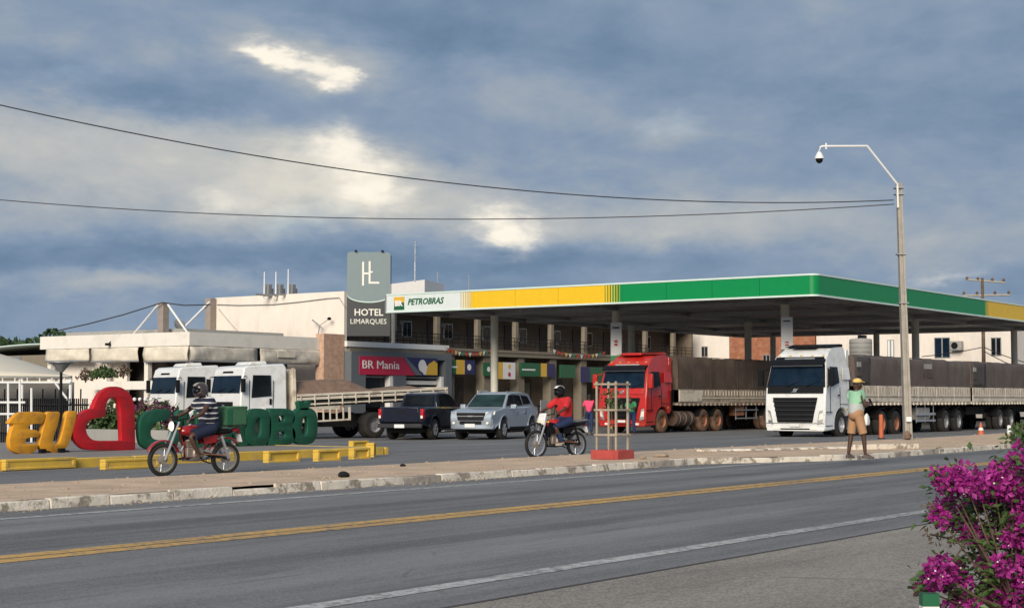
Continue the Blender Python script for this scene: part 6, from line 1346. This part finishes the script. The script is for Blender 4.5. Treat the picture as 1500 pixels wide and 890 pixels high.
# ================================================================ tree guard on its red brick box
pc_ = onZ(905, 672.5, .12); t = thing('tree_guard', 'weathered timber tree guard frame standing in a red brick box', 'tree guard', (pc_.x, pc_.y, .11)); BW = .68
bxm = MB()
for (a, b, c, d) in ((0, 0, BW, .10), (0, BW-.10, BW, BW), (0, .10, .10, BW-.10), (BW-.10, .10, BW, BW-.10)): bxm.bx(a, b, 0, c, d, .20)
bxo = bxm.build('brick_box', 'redk', t, bevel=.015); MB().bx(.1, .1, 0, BW-.1, BW-.1, .14).build('soil', 'soil', bxo)
i0, i1 = .10, .58
for (x, y) in ((i0, i0), (i1, i0), (i0, i1), (i1, i1)): MB().bx(x-.022, y-.022, .1, x+.022, y+.022, 1.66).build('post', 'wood', t, bevel=.006)
for z in (.50, 1.03, 1.58):
    for (a, b, c, d) in ((i0, i0-.045, i1, i0-.023), (i0, i1+.023, i1, i1+.045), (i0-.045, i0-.05, i0-.023, i1+.05), (i1+.023, i0-.05, i1+.045, i1+.05)):
        MB().bx(a-.03 if b in (i0-.045, i1+.02) else a, b, z, c+.03 if b in (i0-.045, i1+.02) else c, d, z+.04).build('rail', 'wood', t, bevel=.005)
o = MB().path([(0, 0, 0), (.01, .0, .5), (-.02, .02, 1.05), (.0, 0, 1.3)], [.016, .013, .01, .006], 6).build('sapling_stake', 'bark', None); o.location = (pc_.x+.34, pc_.y+.34, .25); tag(o, 'thin sapling stem inside the timber tree guard', 'sapling')
rr = random.Random(5); lc = leafcloud(90, lambda: Vector((rr.gauss(0, .10), rr.gauss(0, .10), rr.uniform(.95, 1.35))), .05, rr).build('leaves', 'leaf', o, fix=False, smooth=False)
# cones, posts and plants before the trailers
def cone(px, py, h, m, lb, nm='traffic_cone', z=-.02, Yd=None):
    p = onZ(px, py, z); t = thing(nm, lb, 'cone' if nm == 'traffic_cone' else 'post', (p.x, p.y, z))
    if nm == 'traffic_cone':
        MB().bx(-.17, -.17, 0, .17, .17, .04).build('base', m, t, bevel=.01); MB().lathe([(.14, .04), (.03, h)], n=14).build('cone_body', m, t); MB().lathe([(.105, h*.42), (.075, h*.62)], n=14, caps=False).build('reflective_band', 'whitep', t)
    else:
        MB().lathe([(.085, 0), (.075, h), (.05, h+.03)], n=12).build('tube', m, t); MB().lathe([(.14, 0), (.13, .05)], n=12).build('foot', 'black', t)
cone(1291, 643, .85, 'cone', 'tall orange marker post beside the wheels of the white lorry', 'marker_post')
cone(1437, 638, .52, 'cone', 'orange cone with white band before the second trailer')
cone(1478.5, 640, .42, 'whitep', 'short white marker post near the right edge', 'marker_post')
shrub('roadside_plant', 1494, 46, 0, .85, .35, 'small green plant at the right edge before the trailers', n=260, size=.07, seed=77, cat='plant')
# ================================================================ bougainvillea in the right foreground
BT = 6.0; bc = onT(1560, 585, BT); bg_ = thing('bougainvillea', 'magenta flowering bougainvillea bush in the right foreground', 'bush', (bc.x, bc.y, 0)); rr = random.Random(21)
stems = MB(); tips = []
for k in range(34):
    a = rr.uniform(0, 6.28); L = rr.uniform(.28, .50); h = rr.uniform(.45, 1.05)
    p0 = Vector((rr.uniform(-.08, .08), rr.uniform(-.08, .08), 0)); p1 = Vector((math.cos(a)*L*.45, math.sin(a)*L*.45, h*.6)); p2 = Vector((math.cos(a)*L, math.sin(a)*L, h))
    stems.path([p0, p0.lerp(p1, .5)+Vector((0, 0, .08)), p1, p2], [.011, .008, .005, .003], 5); tips.append((p1, p2))
def toloc(px, py, t_): return onT(px, py, t_)-Vector((bc.x, bc.y, 0))
# clusters: (px, py, radius) as the bush is seen, spread over its depth
cl_ = [(x, y, r/392*1.05) for x, y, r in [(1392,703,24),(1380,698,12),(1412,700,20),(1432,712,22),(1455,710,26),(1480,705,28),(1500,690,30),(1465,690,16),(1515,675,28),(1440,735,15),(1392,752,25),(1412,762,20),(1376,756,13),(1420,780,14),(1490,738,32),(1508,762,30),(1462,745,14),(1480,787,16),
    (1503,805,24),(1378,838,22),(1398,850,21),(1366,850,17),(1405,832,13),(1440,884,22),(1465,894,26),(1490,872,28),(1505,842,24),(1425,902,24),(1395,908,22),(1362,900,14),(1420,740,10),(1448,775,9),(1470,830,14),(1350,862,9),(1455,850,16),(1485,825,18),(1475,760,20),(1448,792,12),(1440,828,9),(1412,878,16),
    (1535,668,40),(1548,740,48),(1545,830,48),(1575,900,55),(1600,700,55),(1620,800,58),(1582,650,44),(1650,745,58),(1480,935,46),(1420,950,38),(1520,985,58),(1620,930,58),(1450,1000,46)]]
def bractmesh(n_per, cs, jit):
    mb = MB(); sm = MB()
    for (px, py, r) in cs:
        dpt = BT+rr.uniform(-.22, .22)*(1 if px < 1500 else 2); c = toloc(px, py, dpt)
        n = int(n_per*(r/.08)**2)+10
        for _ in range(n):
            v = Vector((rr.gauss(0, 1), rr.gauss(0, 1), rr.gauss(0, 1))).normalized()*r*rr.uniform(.35, 1.0); q = c+v
            ax = (v.normalized()+Vector((rr.gauss(0, .5), rr.gauss(0, .5), rr.gauss(0, .5)))).normalized(); b = ax.orthogonal().normalized(); w = ax.cross(b); s = rr.uniform(.010, .020)
            a0 = rr.random()*6.28
            for k in range(3):
                a = a0+k*2.094; d = b*math.cos(a)+w*math.sin(a); e = ax.cross(d)
                mb.add([q, q+d*s*.7+e*s*.55+ax*s*.5, q+d*s*1.45+ax*s*.75, q+d*s*.7-e*s*.55+ax*s*.5], [(0, 1, 2), (0, 2, 3)])
            if rr.random() < .07: sm.box(q+ax*s*.9, (.005, .005, .005))
        near = min(tips, key=lambda tp: (tp[0]-c).length); stems.path([near[0], near[0].lerp(c, .6)-Vector((0, 0, .02)), c], [.006, .004, .002], 4)
    return mb, sm
bm_, sm_ = bractmesh(120, cl_, 1)
tag(bm_.build('bracts', 'bract', bg_, fix=False, smooth=False), kind='stuff'); tag(sm_.build('tiny_flowers', 'ivory', bg_, fix=False, smooth=False), kind='stuff')
def lf_pt():
    if rr.random() < .70: px, py, r = rr.choice(cl_); c = toloc(px, py, BT+rr.uniform(-.2, .25)); return c+Vector((rr.gauss(0, 1), rr.gauss(0, 1), rr.gauss(0, 1)))*r*.62
    return toloc(1400+240*rr.random()**.8, rr.uniform(790, 960), BT+rr.uniform(-.15, .3))
ml = MB()
for _ in range(4200):
    p = lf_pt(); s = rr.uniform(.012, .024); a = Vector((rr.gauss(0, .6), rr.gauss(0, .6), 1)).normalized(); b = a.orthogonal().normalized(); w = a.cross(b); th = rr.random()*6.28; u = b*math.cos(th)+w*math.sin(th); e = a.cross(u)
    ml.add([p, p+u*s*.8+e*s*.5, p+u*s*1.8-a*s*.3, p+u*s*.8-e*s*.5], [(0, 1, 2), (0, 2, 3)])
tag(ml.build('leaves', 'leaf', bg_, fix=False, smooth=False), kind='stuff')
for (pts) in ([(1440, 800), (1405, 792), (1378, 785), (1362, 782)], [(1440, 800), (1420, 785), (1400, 795)], [(1400, 735), (1375, 742), (1360, 746)], [(1450, 760), (1425, 780), (1400, 815), (1385, 830)]):
    stems.path([toloc(x, y, BT-.02*i) for i, (x, y) in enumerate(pts)], .0035, 4)
stems.build('branches', 'bark', bg_, ang=60)
tw = MB()
for (x, y) in ((1362, 782), (1370, 786), (1380, 782), (1390, 792), (1358, 744), (1362, 748), (1366, 742), (1372, 790), (1396, 786)):
    for _ in range(5): p = toloc(x+rr.uniform(-5, 5), y+rr.uniform(-5, 5), BT-.03); s = .014; d = Vector((rr.gauss(0, 1), rr.gauss(0, 1), rr.gauss(0, 1))).normalized(); e = d.orthogonal().normalized(); tw.add([p, p+d*s+e*s*.5, p+d*s*1.8, p+d*s-e*s*.5], [(0, 1, 2, 3)])
tag(tw.build('dry_twig_leaves', 'bark', bg_, fix=False, smooth=False), kind='stuff')
pbx = onT(1361, 872, 5.6); t = thing('striped_stake', 'green and white painted stake half hidden by the bougainvillea', 'stake', (pbx.x, pbx.y, 0)); zt5 = onT(1361, 868, 5.6).z
a_ = Matrix.Rotation(YAW-R(90), 3, 'Z')
for (za, zb_, m) in ((zt5-.042, zt5, 'greenp'), (zt5-.16, zt5-.043, 'whitep'), (zt5-.28, zt5-.161, 'greenl'), (0, zt5-.281, 'whitep')): MB().box((0, 0, (za+zb_)/2), (.058, .05, zb_-za), a_).build('painted_band', m, t)
